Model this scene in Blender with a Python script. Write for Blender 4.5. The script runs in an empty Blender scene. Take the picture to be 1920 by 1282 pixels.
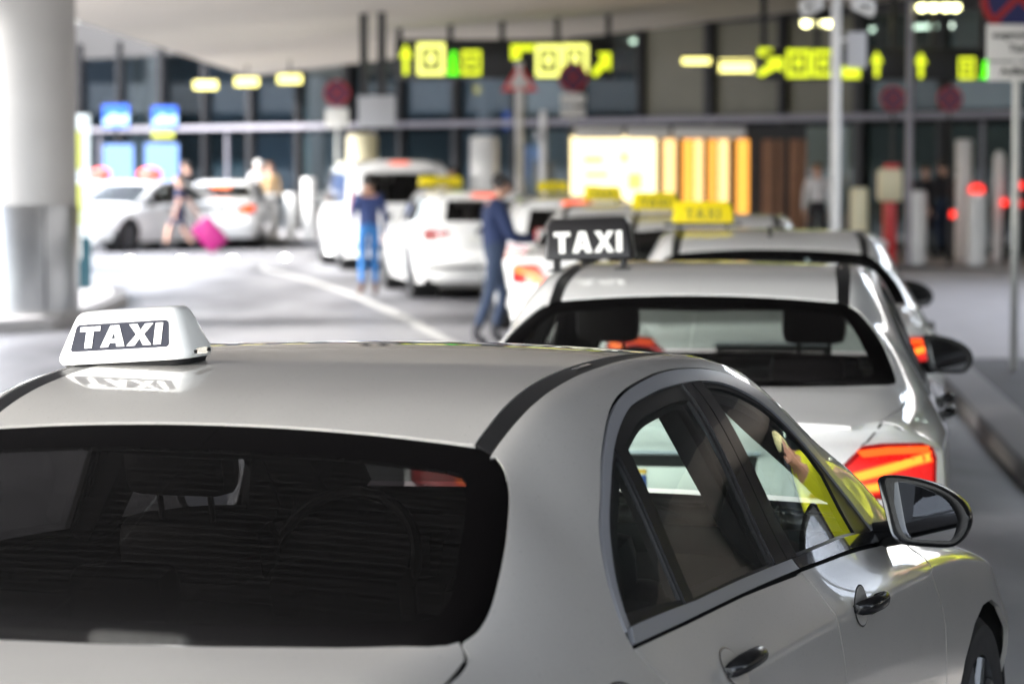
import bpy, bmesh, math, random
import numpy as np
from mathutils import Vector, Matrix
from mathutils.geometry import delaunay_2d_cdt

random.seed(7)
rng = np.random.default_rng(7)
SC = bpy.context.scene
COL = SC.collection
PI = math.pi

# ------------------------------------------------------------------ camera, sky, sun, exposure
CAM_H = 1.857
cam_data = bpy.data.cameras.new("camera")
cam_data.sensor_width = 36.0
cam_data.lens = 105.85
cam_data.clip_start = 0.1
cam_data.clip_end = 2000.0
cam_data.dof.use_dof = True
cam_data.dof.focus_distance = 6.7
cam_data.dof.aperture_fstop = 3.9
cam_data.dof.aperture_blades = 9
cam = bpy.data.objects.new("camera", cam_data)
cam.location = (0, 0, CAM_H)
cam.rotation_euler = (PI / 2 - 0.05984, 0, 0)
COL.objects.link(cam)
SC.camera = cam

SUN_ELEV = math.radians(30)
SUN_DIR = Vector((-0.92, -0.22, 0))          # where the sun stands, seen from the ground
world = bpy.data.worlds.new("World")
SC.world = world
world.use_nodes = True
wn = world.node_tree
bg = wn.nodes["Background"]
sky = wn.nodes.new("ShaderNodeTexSky")
sky.sky_type = 'NISHITA'
sky.sun_disc = False
sky.sun_elevation = SUN_ELEV
sky.sun_rotation = math.atan2(SUN_DIR.x, SUN_DIR.y)
sky.air_density = 1.0
sky.dust_density = 1.5
sky.ozone_density = 1.0
hs = wn.nodes.new("ShaderNodeHueSaturation")      # overcast: the whole dome is nearly white
hs.inputs["Saturation"].default_value = 0.40
wn.links.new(sky.outputs[0], hs.inputs["Color"])
wn.links.new(hs.outputs[0], bg.inputs[0])
bg.inputs[1].default_value = 0.15

sun_data = bpy.data.lights.new("sun", 'SUN')
sun_data.energy = 1.5
sun_data.angle = math.radians(24)
sun_data.color = (1.0, 0.97, 0.93)
sun = bpy.data.objects.new("sun", sun_data)
sd = SUN_DIR.normalized() * math.cos(SUN_ELEV) + Vector((0, 0, math.sin(SUN_ELEV)))
sun.rotation_euler = sd.to_track_quat('Z', 'Y').to_euler()
sun.location = (-20, -10, 30)
COL.objects.link(sun)

SC.view_settings.view_transform = 'Standard'
SC.view_settings.look = 'None'
SC.view_settings.exposure = 3.28
SC.view_settings.gamma = 1.0
SC.view_settings.use_curve_mapping = False
SC.cycles.use_denoising = True
SC.cycles.max_bounces = 10
SC.cycles.transparent_max_bounces = 32
SC.cycles.sample_clamp_indirect = 6.0

# ------------------------------------------------------------------ materials
def new_mat(name):
    m = bpy.data.materials.new(name)
    m.use_nodes = True
    return m, m.node_tree, m.node_tree.nodes["Principled BSDF"]

def mat(name, col, rough=0.5, metal=0.0, coat=0.0, emit=None, estr=0.0, spec=0.5, vary=0.0, scale=8.0, bump=0.0,
        bscale=60.0):
    m, t, b = new_mat(name)
    b.inputs["Base Color"].default_value = (*col, 1)
    b.inputs["Roughness"].default_value = rough
    b.inputs["Metallic"].default_value = metal
    b.inputs["Coat Weight"].default_value = coat
    b.inputs["Coat Roughness"].default_value = 0.03
    b.inputs["Specular IOR Level"].default_value = spec
    if emit:
        b.inputs["Emission Color"].default_value = (*emit, 1)
        b.inputs["Emission Strength"].default_value = estr
    if vary > 0 or bump > 0:
        tc = t.nodes.new("ShaderNodeTexCoord")
    if vary > 0:
        n = t.nodes.new("ShaderNodeTexNoise")
        n.inputs["Scale"].default_value = scale
        n.inputs["Detail"].default_value = 6
        r = t.nodes.new("ShaderNodeMapRange")
        r.inputs["To Min"].default_value = 1 - vary
        r.inputs["To Max"].default_value = 1 + vary
        x = t.nodes.new("ShaderNodeMix")
        x.data_type = 'RGBA'
        x.blend_type = 'MULTIPLY'
        x.inputs[0].default_value = 1
        x.inputs[6].default_value = (*col, 1)
        t.links.new(tc.outputs["Object"], n.inputs["Vector"])
        t.links.new(n.outputs["Fac"], r.inputs["Value"])
        t.links.new(r.outputs["Result"], x.inputs[7])
        t.links.new(x.outputs[2], b.inputs["Base Color"])
    if bump > 0:
        n2 = t.nodes.new("ShaderNodeTexNoise")
        n2.inputs["Scale"].default_value = bscale
        n2.inputs["Detail"].default_value = 4
        bp = t.nodes.new("ShaderNodeBump")
        bp.inputs["Strength"].default_value = bump
        bp.inputs["Distance"].default_value = 0.01
        t.links.new(tc.outputs["Object"], n2.inputs["Vector"])
        t.links.new(n2.outputs["Fac"], bp.inputs["Height"])
        t.links.new(bp.outputs["Normal"], b.inputs["Normal"])
    return m

def glass_mat(name, tint, refl=1.0, dust=0.0, wires=False):
    m = bpy.data.materials.new(name)
    m.use_nodes = True
    t = m.node_tree
    t.nodes.clear()
    out = t.nodes.new("ShaderNodeOutputMaterial")
    tr = t.nodes.new("ShaderNodeBsdfTransparent")
    tr.inputs["Color"].default_value = (*tint, 1)
    gl = t.nodes.new("ShaderNodeBsdfGlossy")
    gl.inputs["Roughness"].default_value = 0.0
    lw = t.nodes.new("ShaderNodeLayerWeight")      # facing is the same from both sides of the pane
    pw = t.nodes.new("ShaderNodeMath"); pw.operation = 'POWER'; pw.inputs[1].default_value = 5.0
    fr = t.nodes.new("ShaderNodeMath"); fr.operation = 'MULTIPLY_ADD'
    fr.inputs[1].default_value = 0.957; fr.inputs[2].default_value = 0.043
    t.links.new(lw.outputs["Facing"], pw.inputs[0]); t.links.new(pw.outputs[0], fr.inputs[0])
    mu = t.nodes.new("ShaderNodeMath")
    mu.operation = 'MULTIPLY'
    mu.inputs[1].default_value = refl
    mu.use_clamp = True
    mx = t.nodes.new("ShaderNodeMixShader")
    t.links.new(fr.outputs[0], mu.inputs[0])
    t.links.new(mu.outputs[0], mx.inputs[0])
    t.links.new(tr.outputs[0], mx.inputs[1])
    t.links.new(gl.outputs[0], mx.inputs[2])
    last = mx
    if dust > 0:
        df = t.nodes.new("ShaderNodeBsdfDiffuse")
        df.inputs["Color"].default_value = (0.45, 0.43, 0.42, 1)
        tc = t.nodes.new("ShaderNodeTexCoord")
        n1 = t.nodes.new("ShaderNodeTexNoise")
        n1.inputs["Scale"].default_value = 170
        n1.inputs["Detail"].default_value = 2
        rp = t.nodes.new("ShaderNodeMapRange")
        rp.inputs["From Min"].default_value = 0.66
        rp.inputs["From Max"].default_value = 0.78
        rp.inputs["To Min"].default_value = dust * 0.35
        rp.inputs["To Max"].default_value = dust * 5
        mx2 = t.nodes.new("ShaderNodeMixShader")
        t.links.new(tc.outputs["Object"], n1.inputs["Vector"])
        t.links.new(n1.outputs["Fac"], rp.inputs["Value"])
        t.links.new(rp.outputs["Result"], mx2.inputs[0])
        if wires:                     # printed heater wires, one every 22 mm down the pane
            sp = t.nodes.new("ShaderNodeSeparateXYZ")
            m1 = t.nodes.new("ShaderNodeMath"); m1.operation = 'MULTIPLY'; m1.inputs[1].default_value = 1 / .0215
            m2 = t.nodes.new("ShaderNodeMath"); m2.operation = 'FRACT'
            m3 = t.nodes.new("ShaderNodeMath"); m3.operation = 'LESS_THAN'; m3.inputs[1].default_value = .07
            m4 = t.nodes.new("ShaderNodeMath"); m4.operation = 'MULTIPLY_ADD'; m4.inputs[1].default_value = .017
            t.links.new(tc.outputs["Object"], sp.inputs[0]); t.links.new(sp.outputs[0], m1.inputs[0])
            t.links.new(m1.outputs[0], m2.inputs[0]); t.links.new(m2.outputs[0], m3.inputs[0])
            t.links.new(m3.outputs[0], m4.inputs[0]); t.links.new(rp.outputs["Result"], m4.inputs[2])
            t.links.new(m4.outputs[0], mx2.inputs[0])
        t.links.new(mx.outputs[0], mx2.inputs[1])
        t.links.new(df.outputs[0], mx2.inputs[2])
        last = mx2
    t.links.new(last.outputs[0], out.inputs[0])
    return m

GLOW = 0.14     # lamp brightness against the daylight exposure
def lamp_mat(name, col, strength):
    return mat(name, tuple(c * 0.4 for c in col), 0.4, emit=col, estr=strength * GLOW)

def paint_mat(name, col, metal=0.0, rough=0.38):
    m, t, b = new_mat(name)
    b.inputs["Roughness"].default_value = rough
    b.inputs["Metallic"].default_value = metal
    b.inputs["Coat Weight"].default_value = 1.0
    b.inputs["Coat Roughness"].default_value = 0.02
    tc = t.nodes.new("ShaderNodeTexCoord")
    fine = t.nodes.new("ShaderNodeTexNoise")
    fine.inputs["Scale"].default_value = 900
    fine.inputs["Detail"].default_value = 1
    big = t.nodes.new("ShaderNodeTexNoise")
    big.inputs["Scale"].default_value = 5
    big.inputs["Detail"].default_value = 5
    r1 = t.nodes.new("ShaderNodeMapRange")
    r1.inputs["To Min"].default_value = 0.84
    r1.inputs["To Max"].default_value = 1.16
    r2 = t.nodes.new("ShaderNodeMapRange")
    r2.inputs["To Min"].default_value = 0.94
    r2.inputs["To Max"].default_value = 1.06
    mm = t.nodes.new("ShaderNodeMath")
    mm.operation = 'MULTIPLY'
    x = t.nodes.new("ShaderNodeMix")
    x.data_type = 'RGBA'
    x.blend_type = 'MULTIPLY'
    x.inputs[0].default_value = 1
    x.inputs[6].default_value = (*col, 1)
    for n in (fine, big):
        t.links.new(tc.outputs["Object"], n.inputs["Vector"])
    t.links.new(fine.outputs["Fac"], r1.inputs["Value"])
    t.links.new(big.outputs["Fac"], r2.inputs["Value"])
    t.links.new(r1.outputs["Result"], mm.inputs[0])
    t.links.new(r2.outputs["Result"], mm.inputs[1])
    # dried water spots and road dust
    spot = t.nodes.new("ShaderNodeTexNoise")
    spot.inputs["Scale"].default_value = 150
    spot.inputs["Detail"].default_value = 2
    r3 = t.nodes.new("ShaderNodeMapRange")
    r3.inputs["From Min"].default_value = 0.66
    r3.inputs["From Max"].default_value = 0.74
    r3.inputs["To Min"].default_value = 1.0
    r3.inputs["To Max"].default_value = 0.80
    m5 = t.nodes.new("ShaderNodeMath")
    m5.operation = 'MULTIPLY'
    t.links.new(tc.outputs["Object"], spot.inputs["Vector"])
    t.links.new(spot.outputs["Fac"], r3.inputs["Value"])
    t.links.new(mm.outputs[0], m5.inputs[0])
    t.links.new(r3.outputs["Result"], m5.inputs[1])
    t.links.new(m5.outputs[0], x.inputs[7])
    t.links.new(x.outputs[2], b.inputs["Base Color"])
    # dust film: patches that dull the clear coat
    rr = t.nodes.new("ShaderNodeMapRange")
    rr.inputs["From Min"].default_value = 0.35
    rr.inputs["From Max"].default_value = 0.75
    rr.inputs["To Min"].default_value = 0.01
    rr.inputs["To Max"].default_value = 0.035
    t.links.new(big.outputs["Fac"], rr.inputs["Value"])
    t.links.new(rr.outputs["Result"], b.inputs["Coat Roughness"])
    return m

M = dict(
    silver=paint_mat("silver_white_paint", (0.60, 0.58, 0.545), 0.5, 0.33),
    white=paint_mat("white_paint", (0.80, 0.80, 0.79)),
    black_gloss=mat("black_gloss_trim", (0.008, 0.008, 0.009), 0.12, coat=1.0),
    black_satin=mat("black_satin_trim", (0.008, 0.008, 0.0085), 0.4, spec=.3, bump=0.03, bscale=400),
    frit=mat("black_window_border", (0.0015, 0.0013, 0.0014), 0.08, spec=0.04, vary=0.3, scale=60),
    housing=mat("black_mirror_housing", (0.006, 0.006, 0.0065), 0.22, spec=.35),
    chrome=mat("satin_aluminium_trim", (0.42, 0.43, 0.46), 0.28, 0.65),
    bright=mat("bright_metal", (0.8, 0.8, 0.8), 0.12, 1.0),
    seam=mat("dark_seam", (0.006, 0.006, 0.006), 0.8),
    cabin=mat("cabin_dark_fabric", (0.010, 0.0095, 0.010), 0.75, spec=.2, bump=0.1, bscale=250),
    seat=mat("seat_dark_leather", (0.011, 0.010, 0.0105), 0.5, spec=.25, bump=0.06, bscale=160),
    liner=mat("headliner_grey", (0.02, 0.019, 0.019), 0.9),
    rubber=mat("tyre_rubber", (0.016, 0.016, 0.017), 0.7, bump=0.1, bscale=120),
    rim=mat("alloy_rim", (0.16, 0.165, 0.17), 0.35, 0.9),
    glass=glass_mat("clear_green_glass", (0.84, 0.92, 0.88), 1.55),
    glass_rear=glass_mat("tinted_rear_glass", (0.36, 0.35, 0.35), 0.6, 0.01),
    glass_dark=glass_mat("dark_privacy_glass", (0.050, 0.044, 0.046), 0.45, 0.005, True),
    glass_shield=glass_mat("windscreen_glass", (0.72, 0.86, 0.80), 1.2),
    mirror=mat("mirror_glass", (0.55, 0.56, 0.58), 0.02, 1.0),
    tail_red=mat("tail_light_red_lens", (0.10, 0.002, 0.002), 0.12, coat=1.0, emit=(1.0, 0.005, 0.003), estr=0.03),
    tail_mid=mat("tail_light_lit_lens", (0.3, 0.005, 0.004), 0.2, coat=1.0, emit=(1.0, 0.008, 0.003), estr=0.085),
    tail_glow=lamp_mat("tail_light_glow", (1.0, 0.09, 0.010), 1.5),
    tail_amber=lamp_mat("tail_light_amber", (1.0, 0.17, 0.015), 2.9),
    tail_off=mat("tail_light_unlit", (0.30, 0.012, 0.01), 0.15, coat=1.0),
    head=mat("headlight_lens", (0.6, 0.62, 0.65), 0.08, coat=1.0),
    orange=mat("orange_indicator", (0.7, 0.16, 0.02), 0.2, emit=(1, 0.25, 0.02), estr=0.3),
    plate=mat("plate_white", (0.78, 0.78, 0.74), 0.4),
    ink=mat("printed_black", (0.012, 0.012, 0.015), 0.5),
    navy_panel=mat("navy_sign_panel", (0.012, 0.014, 0.026), 0.5, spec=.25, vary=0.35, scale=90),
    sign_white=mat("sign_white_plastic", (0.78, 0.775, 0.745), 0.28, coat=0.4, vary=.05, scale=30),
    sign_letter=mat("sign_letter_white", (0.84, 0.84, 0.80), 0.4),
    sign_black=mat("sign_black_plastic", (0.016, 0.015, 0.016), 0.3),
    sign_yellow=mat("sign_yellow_plastic", (0.82, 0.66, 0.01), 0.35),
    sign_olive=mat("sign_letter_dark_yellow", (0.30, 0.26, 0.02), 0.5),
    sign_red=mat("sign_red_plastic", (0.75, 0.045, 0.03), 0.35, emit=(1, 0.1, 0.06), estr=0.12),
    crest_blue=mat("crest_blue", (0.02, 0.06, 0.25), 0.5),
    crest_gold=mat("crest_gold", (0.75, 0.42, 0.03), 0.5),
)

# ------------------------------------------------------------------ object helpers
def tag(o, label=None, cat=None, group=None, kind=None):
    if label: o["label"] = label
    if cat: o["category"] = cat
    if group: o["group"] = group
    if kind: o["kind"] = kind
    return o

def empty(name, loc, rz=0.0, label=None, cat=None, group=None, scale=1.0):
    o = bpy.data.objects.new(name, None)
    o.empty_display_size = 0.2
    o.location = loc
    o.rotation_euler = (0, 0, rz)
    o.scale = (scale, scale, scale)
    COL.objects.link(o)
    return tag(o, label, cat, group)

def link(name, me, mats, parent=None):
    for m in (mats if isinstance(mats, (list, tuple)) else [mats]):
        me.materials.append(m)
    o = bpy.data.objects.new(name, me)
    COL.objects.link(o)
    if parent is not None:
        o.parent = parent
    return o

def mesh_obj(name, verts, faces, mats, parent=None, smooth=True, normals=None, midx=None, auto=None):
    me = bpy.data.meshes.new(name)
    me.from_pydata([tuple(map(float, v)) for v in verts], [], [tuple(map(int, f)) for f in faces])
    me.update()
    if smooth:
        me.polygons.foreach_set("use_smooth", [True] * len(me.polygons))
    if midx is not None:
        me.polygons.foreach_set("material_index", [int(i) for i in midx])
    if normals is not None:
        me.normals_split_custom_set_from_vertices([tuple(map(float, n)) for n in normals])
    elif auto is not None and smooth:
        me.set_sharp_from_angle(angle=math.radians(auto))
    return link(name, me, mats, parent)

class MB:
    """collects primitive shapes into one mesh"""
    def __init__(s):
        s.v = []; s.f = []; s.m = []
    def add(s, v, f, mi=0):
        n = len(s.v)
        s.v += [tuple(p) for p in v]
        s.f += [tuple(i + n for i in q) for q in f]
        s.m += [mi] * len(f)
        return s
    def box(s, c, d, mi=0, rz=0.0, bev=0.0, rot=None):
        bm = bmesh.new()
        bmesh.ops.create_cube(bm, size=1)
        bmesh.ops.scale(bm, vec=d, verts=bm.verts)
        if bev > 0:
            bmesh.ops.bevel(bm, geom=bm.edges[:], offset=bev, segments=2, affect='EDGES', profile=0.6)
        R = rot if rot is not None else Matrix.Rotation(rz, 3, 'Z')
        v = [R @ p.co + Vector(c) for p in bm.verts]
        bm.verts.index_update()
        f = [[p.index for p in q.verts] for q in bm.faces]
        bm.free()
        return s.add(v, f, mi)
    def tube(s, a, b, r0, r1=None, n=16, mi=0, cap=True):
        a = Vector(a); b = Vector(b); r1 = r0 if r1 is None else r1
        d = (b - a).normalized()
        u = d.orthogonal().normalized(); w = d.cross(u)
        v = []
        for p, r in ((a, r0), (b, r1)):
            for i in range(n):
                t = 2 * PI * i / n
                v.append(p + (u * math.cos(t) + w * math.sin(t)) * r)
        f = [(i, (i + 1) % n, n + (i + 1) % n, n + i) for i in range(n)]
        if cap:
            f += [tuple(range(n - 1, -1, -1)), tuple(range(n, 2 * n))]
        return s.add(v, f, mi)
    def lathe(s, prof, c=(0, 0, 0), axis='Z', n=32, mi=0):
        v = []; f = []
        for r, h in prof:
            for i in range(n):
                t = 2 * PI * i / n
                x, y = r * math.cos(t), r * math.sin(t)
                p = (x, y, h) if axis == 'Z' else ((x, h, y) if axis == 'Y' else (h, x, y))
                v.append((p[0] + c[0], p[1] + c[1], p[2] + c[2]))
        for k in range(len(prof) - 1):
            for i in range(n):
                j = (i + 1) % n
                f.append((k * n + i, k * n + j, (k + 1) * n + j, (k + 1) * n + i))
        return s.add(v, f, mi)
    def ball(s, c, r, n=14, mi=0):
        bm = bmesh.new()
        bmesh.ops.create_uvsphere(bm, u_segments=n, v_segments=max(6, n // 2), radius=1)
        rr = r if isinstance(r, (tuple, list)) else (r, r, r)
        v = [(p.co.x * rr[0] + c[0], p.co.y * rr[1] + c[1], p.co.z * rr[2] + c[2]) for p in bm.verts]
        bm.verts.index_update()
        f = [[p.index for p in q.verts] for q in bm.faces]
        bm.free()
        return s.add(v, f, mi)
    def prism(s, poly, o, ex, ey, depth, mi=0):
        """polygon (2D) in plane o + a*ex + b*ey, extruded by vector depth"""
        o = Vector(o); ex = Vector(ex); ey = Vector(ey); dp = Vector(depth)
        n = len(poly)
        v = [o + ex * a + ey * b for a, b in poly] + [o + ex * a + ey * b + dp for a, b in poly]
        f = [tuple(range(n - 1, -1, -1)), tuple(range(n, 2 * n))]
        f += [(i, (i + 1) % n, n + (i + 1) % n, n + i) for i in range(n)]
        return s.add(v, f, mi)
    def obj(s, name, mats, parent=None, smooth=True, auto=35):
        o = mesh_obj(name, s.v, s.f, mats, parent, smooth=smooth, midx=s.m, auto=auto)
        bm = bmesh.new(); bm.from_mesh(o.data)
        bmesh.ops.recalc_face_normals(bm, faces=bm.faces)
        bm.to_mesh(o.data); bm.free()
        return o

def text_obj(name, body, size, m, parent, mtx, align='CENTER', bold=0.0, thick=0.002):
    cu = bpy.data.curves.new(name, 'FONT')
    cu.body = body
    cu.size = size
    cu.align_x = align
    cu.align_y = 'CENTER'
    cu.extrude = thick
    cu.offset = bold
    cu.resolution_u = 3
    tmp = bpy.data.objects.new(name + "_curve", cu)
    COL.objects.link(tmp)
    dg = bpy.context.evaluated_depsgraph_get()
    me = bpy.data.meshes.new_from_object(tmp.evaluated_get(dg))
    bpy.data.objects.remove(tmp)
    me.materials.clear()
    me.transform(mtx)
    return link(name, me, m, parent)

LETTERS = {  # heavy grotesque capitals on a unit-high grid: outline, list of holes
    'T': ([(0, 1), (0.62, 1), (0.62, 0.78), (0.425, 0.78), (0.425, 0), (0.195, 0), (0.195, 0.78), (0, 0.78)], None, 0.62),
    'A': ([(0.235, 1), (0.505, 1), (0.74, 0), (0.50, 0), (0.465, 0.19), (0.275, 0.19), (0.24, 0), (0, 0)],
          [(0.31, 0.38), (0.43, 0.38), (0.37, 0.70)], 0.74),
    'X': ([(0.0, 1), (0.25, 1), (0.37, 0.70), (0.49, 1), (0.74, 1), (0.49, 0.515), (0.75, 0), (0.50, 0), (0.37, 0.33),
           (0.24, 0), (-0.01, 0), (0.25, 0.515)], None, 0.74),
    'I': ([(0, 1), (0.225, 1), (0.225, 0), (0, 0)], None, 0.225),
}
def taxi_letters(name, o, ex, ey, en, h, m, parent, stretch=1.0, gap=0.055, thick=0.0012):
    """the four letters as one flat raised print, centred at o, width axis ex, height axis ey, outward en"""
    o = Vector(o); ex = Vector(ex); ey = Vector(ey); en = Vector(en)
    tot = sum(LETTERS[c][2] for c in "TAXI") + 3 * gap
    x = -tot / 2
    V = []; Fc = []
    for ch in "TAXI":
        out, hole, w = LETTERS[ch]
        pts = [Vector((a, b)) for a, b in out]
        edges = [(i, (i + 1) % len(out)) for i in range(len(out))]
        if hole:
            n = len(pts)
            pts += [Vector((a, b)) for a, b in hole]
            edges += [(n + i, n + (i + 1) % len(hole)) for i in range(len(hole))]
        r = delaunay_2d_cdt(pts, edges, [], 0, 1e-6)
        vv = [np.array(p) for p in r[0]]
        base = len(V)
        top = len(vv)
        for k in (1.0, 0.0):
            for p in vv:
                V.append(o + ex * ((x + p[0]) * h * stretch) + ey * ((p[1] - 0.5) * h) + en * (thick * k))
        P = np.array(out)
        for t in r[2]:
            c = np.mean([vv[i] for i in t], axis=0)
            if inside(c[None], P)[0] and not (hole and inside(c[None], np.array(hole))[0]):
                Fc.append(tuple(base + i for i in t))
        x += w + gap
    return mesh_obj(name, V, Fc, m, parent, smooth=False)

def inside(pts, poly):
    """vectorised point in polygon"""
    x, y = pts[:, 0], pts[:, 1]
    r = np.zeros(len(pts), bool)
    n = len(poly)
    for i in range(n):
        x0, y0 = poly[i]; x1, y1 = poly[(i + 1) % n]
        if y0 == y1: continue
        c = ((y0 > y) != (y1 > y)) & (x < (x1 - x0) * (y - y0) / (y1 - y0) + x0)
        r ^= c
    return r
# ------------------------------------------------------------------ the place
FPX = 5645.0
def at(u, v, D):
    """point seen at photo pixel (u, v) at distance D in front of the camera"""
    return ((u - 960) / FPX * D, D, CAM_H + (303 - v) / FPX * D)
def ground(u, v):
    D = CAM_H * FPX / (v - 303)
    return ((u - 960) / FPX * D, D)

def asphalt_mat():
    m, t, b = new_mat("worn_asphalt")
    tc = t.nodes.new("ShaderNodeTexCoord")
    n1 = t.nodes.new("ShaderNodeTexNoise"); n1.inputs["Scale"].default_value = .22; n1.inputs["Detail"].default_value = 5
    n2 = t.nodes.new("ShaderNodeTexNoise"); n2.inputs["Scale"].default_value = 60; n2.inputs["Detail"].default_value = 6
    mp = t.nodes.new("ShaderNodeMapping"); mp.inputs["Scale"].default_value = (1.6, .55, 1); mp.inputs["Rotation"].default_value = (0, 0, .25)
    r1 = t.nodes.new("ShaderNodeValToRGB")
    r1.color_ramp.elements[0].position = .40; r1.color_ramp.elements[0].color = (.070, .070, .078, 1)
    r1.color_ramp.elements[1].position = .60; r1.color_ramp.elements[1].color = (.25, .252, .27, 1)
    r2 = t.nodes.new("ShaderNodeMapRange"); r2.inputs["To Min"].default_value = .75; r2.inputs["To Max"].default_value = 1.25
    x = t.nodes.new("ShaderNodeMix"); x.data_type = 'RGBA'; x.blend_type = 'MULTIPLY'; x.inputs[0].default_value = 1
    rr = t.nodes.new("ShaderNodeMapRange"); rr.inputs["From Min"].default_value = .35; rr.inputs["From Max"].default_value = .65
    rr.inputs["To Min"].default_value = .62; rr.inputs["To Max"].default_value = .36
    bp = t.nodes.new("ShaderNodeBump"); bp.inputs["Strength"].default_value = .35; bp.inputs["Distance"].default_value = .006
    t.links.new(tc.outputs["Object"], mp.inputs["Vector"]); t.links.new(mp.outputs[0], n1.inputs["Vector"])
    t.links.new(tc.outputs["Object"], n2.inputs["Vector"])
    t.links.new(n1.outputs["Fac"], r1.inputs["Fac"]); t.links.new(n2.outputs["Fac"], r2.inputs["Value"])
    t.links.new(r1.outputs[0], x.inputs[6]); t.links.new(r2.outputs[0], x.inputs[7])
    t.links.new(x.outputs[2], b.inputs["Base Color"])
    t.links.new(n1.outputs["Fac"], rr.inputs["Value"]); t.links.new(rr.outputs[0], b.inputs["Roughness"])
    t.links.new(n2.outputs["Fac"], bp.inputs["Height"]); t.links.new(bp.outputs[0], b.inputs["Normal"])
    return m

for n_, tint, rf in (('a', (.50, .58, .64), 1.6), ('b', (.30, .37, .40), 1.3), ('c', (.72, .78, .80), 1.8)):
    M['pane_' + n_] = glass_mat('facade_pane_' + n_, tint, rf)
E_ = dict(
    hall=mat('hall_wall', (.60, .62, .64), .6, vary=.4, scale=.25),
    hall_lamp=lamp_mat('hall_lamp', (1.0, .90, .62), 14.0),
    asphalt=asphalt_mat(),
    paving=mat("light_paving", (.48, .465, .475), .7, vary=.18, scale=2.2, bump=.1, bscale=30),
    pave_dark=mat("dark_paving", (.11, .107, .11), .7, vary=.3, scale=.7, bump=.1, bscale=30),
    kerb=mat("granite_kerb", (.42, .41, .41), .75, vary=.2, scale=14),
    line=mat("road_paint", (.42, .42, .41), .6, vary=.12, scale=10),
    concrete=mat("cast_concrete", (.47, .46, .445), .8, vary=.16, scale=1.4, bump=.12, bscale=9),
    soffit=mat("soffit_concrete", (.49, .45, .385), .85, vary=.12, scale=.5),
    soffit_dimmed=mat('dimmed_soffit', (.20, .195, .19), .85, vary=.2, scale=.5),  # same soffit concrete, darkened to dim its reflection in the car glass
    steel=mat("brushed_steel", (.42, .43, .45), .32, .9, vary=.12, scale=6),
    mullion=mat("black_mullion", (.012, .012, .014), .4),
    rail=mat("pale_metal_rail", (.30, .29, .33), .35, .3),
    pane=mat("facade_glass", (.030, .042, .058), .07, spec=.6, vary=.5, scale=.35),
    pane_low=mat("door_glass", (.020, .030, .035), .06, spec=.6, vary=.6, scale=.8),
    pane_warm=mat("facade_glass_blinds", (.20, .195, .15), .25, vary=.25, scale=.5),
    head=mat("dark_header_panel", (.035, .034, .035), .5),
    stone=mat("plinth_stone", (.10, .10, .11), .6),
    board=mat("black_sign_board", (.008, .009, .009), .35),
    y_lit=lamp_mat("lit_yellow_print", (.82, .95, .02), 1.0),
    y_pale=lamp_mat("lit_pale_yellow_print", (.98, 1.0, .22), 1.3),
    g_lit=lamp_mat("lit_green_print", (.12, 1.0, .0), 1.7),
    down=lamp_mat("downlight_lens", (1.0, .95, .45), 7.0),
    gate_y=lamp_mat("lit_gate_number", (1.0, .90, .28), 2.4),
    screen_b=lamp_mat("blue_screen", (.02, .16, 1.0), 1.1),
    screen_w=lamp_mat("pale_blue_screen", (.45, .70, 1.0), 1.4),
    poster_b=lamp_mat("lit_blue_poster", (.25, .45, 1.0), .75),
    poster_c=lamp_mat("lit_cream_poster", (1.0, .80, .42), 2.0),
    poster_ink=lamp_mat("lit_amber_print", (1.0, .62, .15), 1.4),
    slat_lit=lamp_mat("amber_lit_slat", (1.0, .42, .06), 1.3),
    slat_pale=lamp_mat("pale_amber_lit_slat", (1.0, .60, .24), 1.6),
    slat=mat("brown_timber_slat", (.30, .15, .085), .55, vary=.3, scale=3),
    white=mat("white_powder_coat", (.80, .80, .79), .4),
    cream=mat("cream_powder_coat", (.74, .68, .46), .4),
    post=mat("grey_painted_post", (.58, .59, .57), .4, vary=.08, scale=3),
    grey=mat("grey_back_of_sign", (.50, .51, .53), .45),
    red=mat("red_powder_coat", (.62, .025, .025), .4),
    red_lamp=lamp_mat("red_lamp", (1.0, .03, .02), 2.0),
    s_red=mat("sign_red", (.34, .010, .014), .4),
    s_bright=mat("triangle_red", (.72, .03, .03), .4),
    s_blue=mat("sign_blue", (.012, .016, .10), .4),
    s_purple=mat("sign_faded_blue", (.035, .006, .06), .4),
    s_white=mat("sign_white", (.78, .78, .76), .4),
    totem=mat("totem_pale", (.72, .82, .84), .4),
    totem_y=mat("totem_yellow_green", (.52, .56, .08), .4),
    totem_t=mat("totem_teal", (.01, .06, .08), .4),
    stud=lamp_mat("stud_light", (1, 1, 1), 110.0),
    skin=mat("skin", (.60, .36, .27), .5),
    skin_b=mat("skin_tan", (.48, .27, .19), .5),
    navy=mat("navy_knit", (.010, .022, .075), .85, bump=.2, bscale=200),
    blue=mat("blue_jacket", (.02, .038, .13), .8),
    jeans=mat("bright_blue_jeans", (.025, .14, .38), .85),
    jeans_d=mat("dark_jeans", (.016, .03, .065), .85),
    dark=mat("dark_cloth", (.02, .02, .026), .85),
    tan=mat("tan_coat", (.30, .20, .10), .85),
    whitec=mat("white_shirt", (.74, .74, .76), .85),
    yellow=mat("high_visibility_yellow", (.62, .66, .015), .7),
    capc=mat("pale_green_cap", (.72, .70, .36), .85, vary=.5, scale=60),
    shoe=mat("brown_shoes", (.09, .04, .025), .6),
    hair=mat("dark_hair", (.016, .013, .012), .6),
    hair_b=mat("brown_hair", (.16, .085, .04), .6),
    hair_w=mat("white_hair", (.66, .65, .63), .7),
    magenta=mat("magenta_case", (.30, .0, .12), .4),
)

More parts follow.
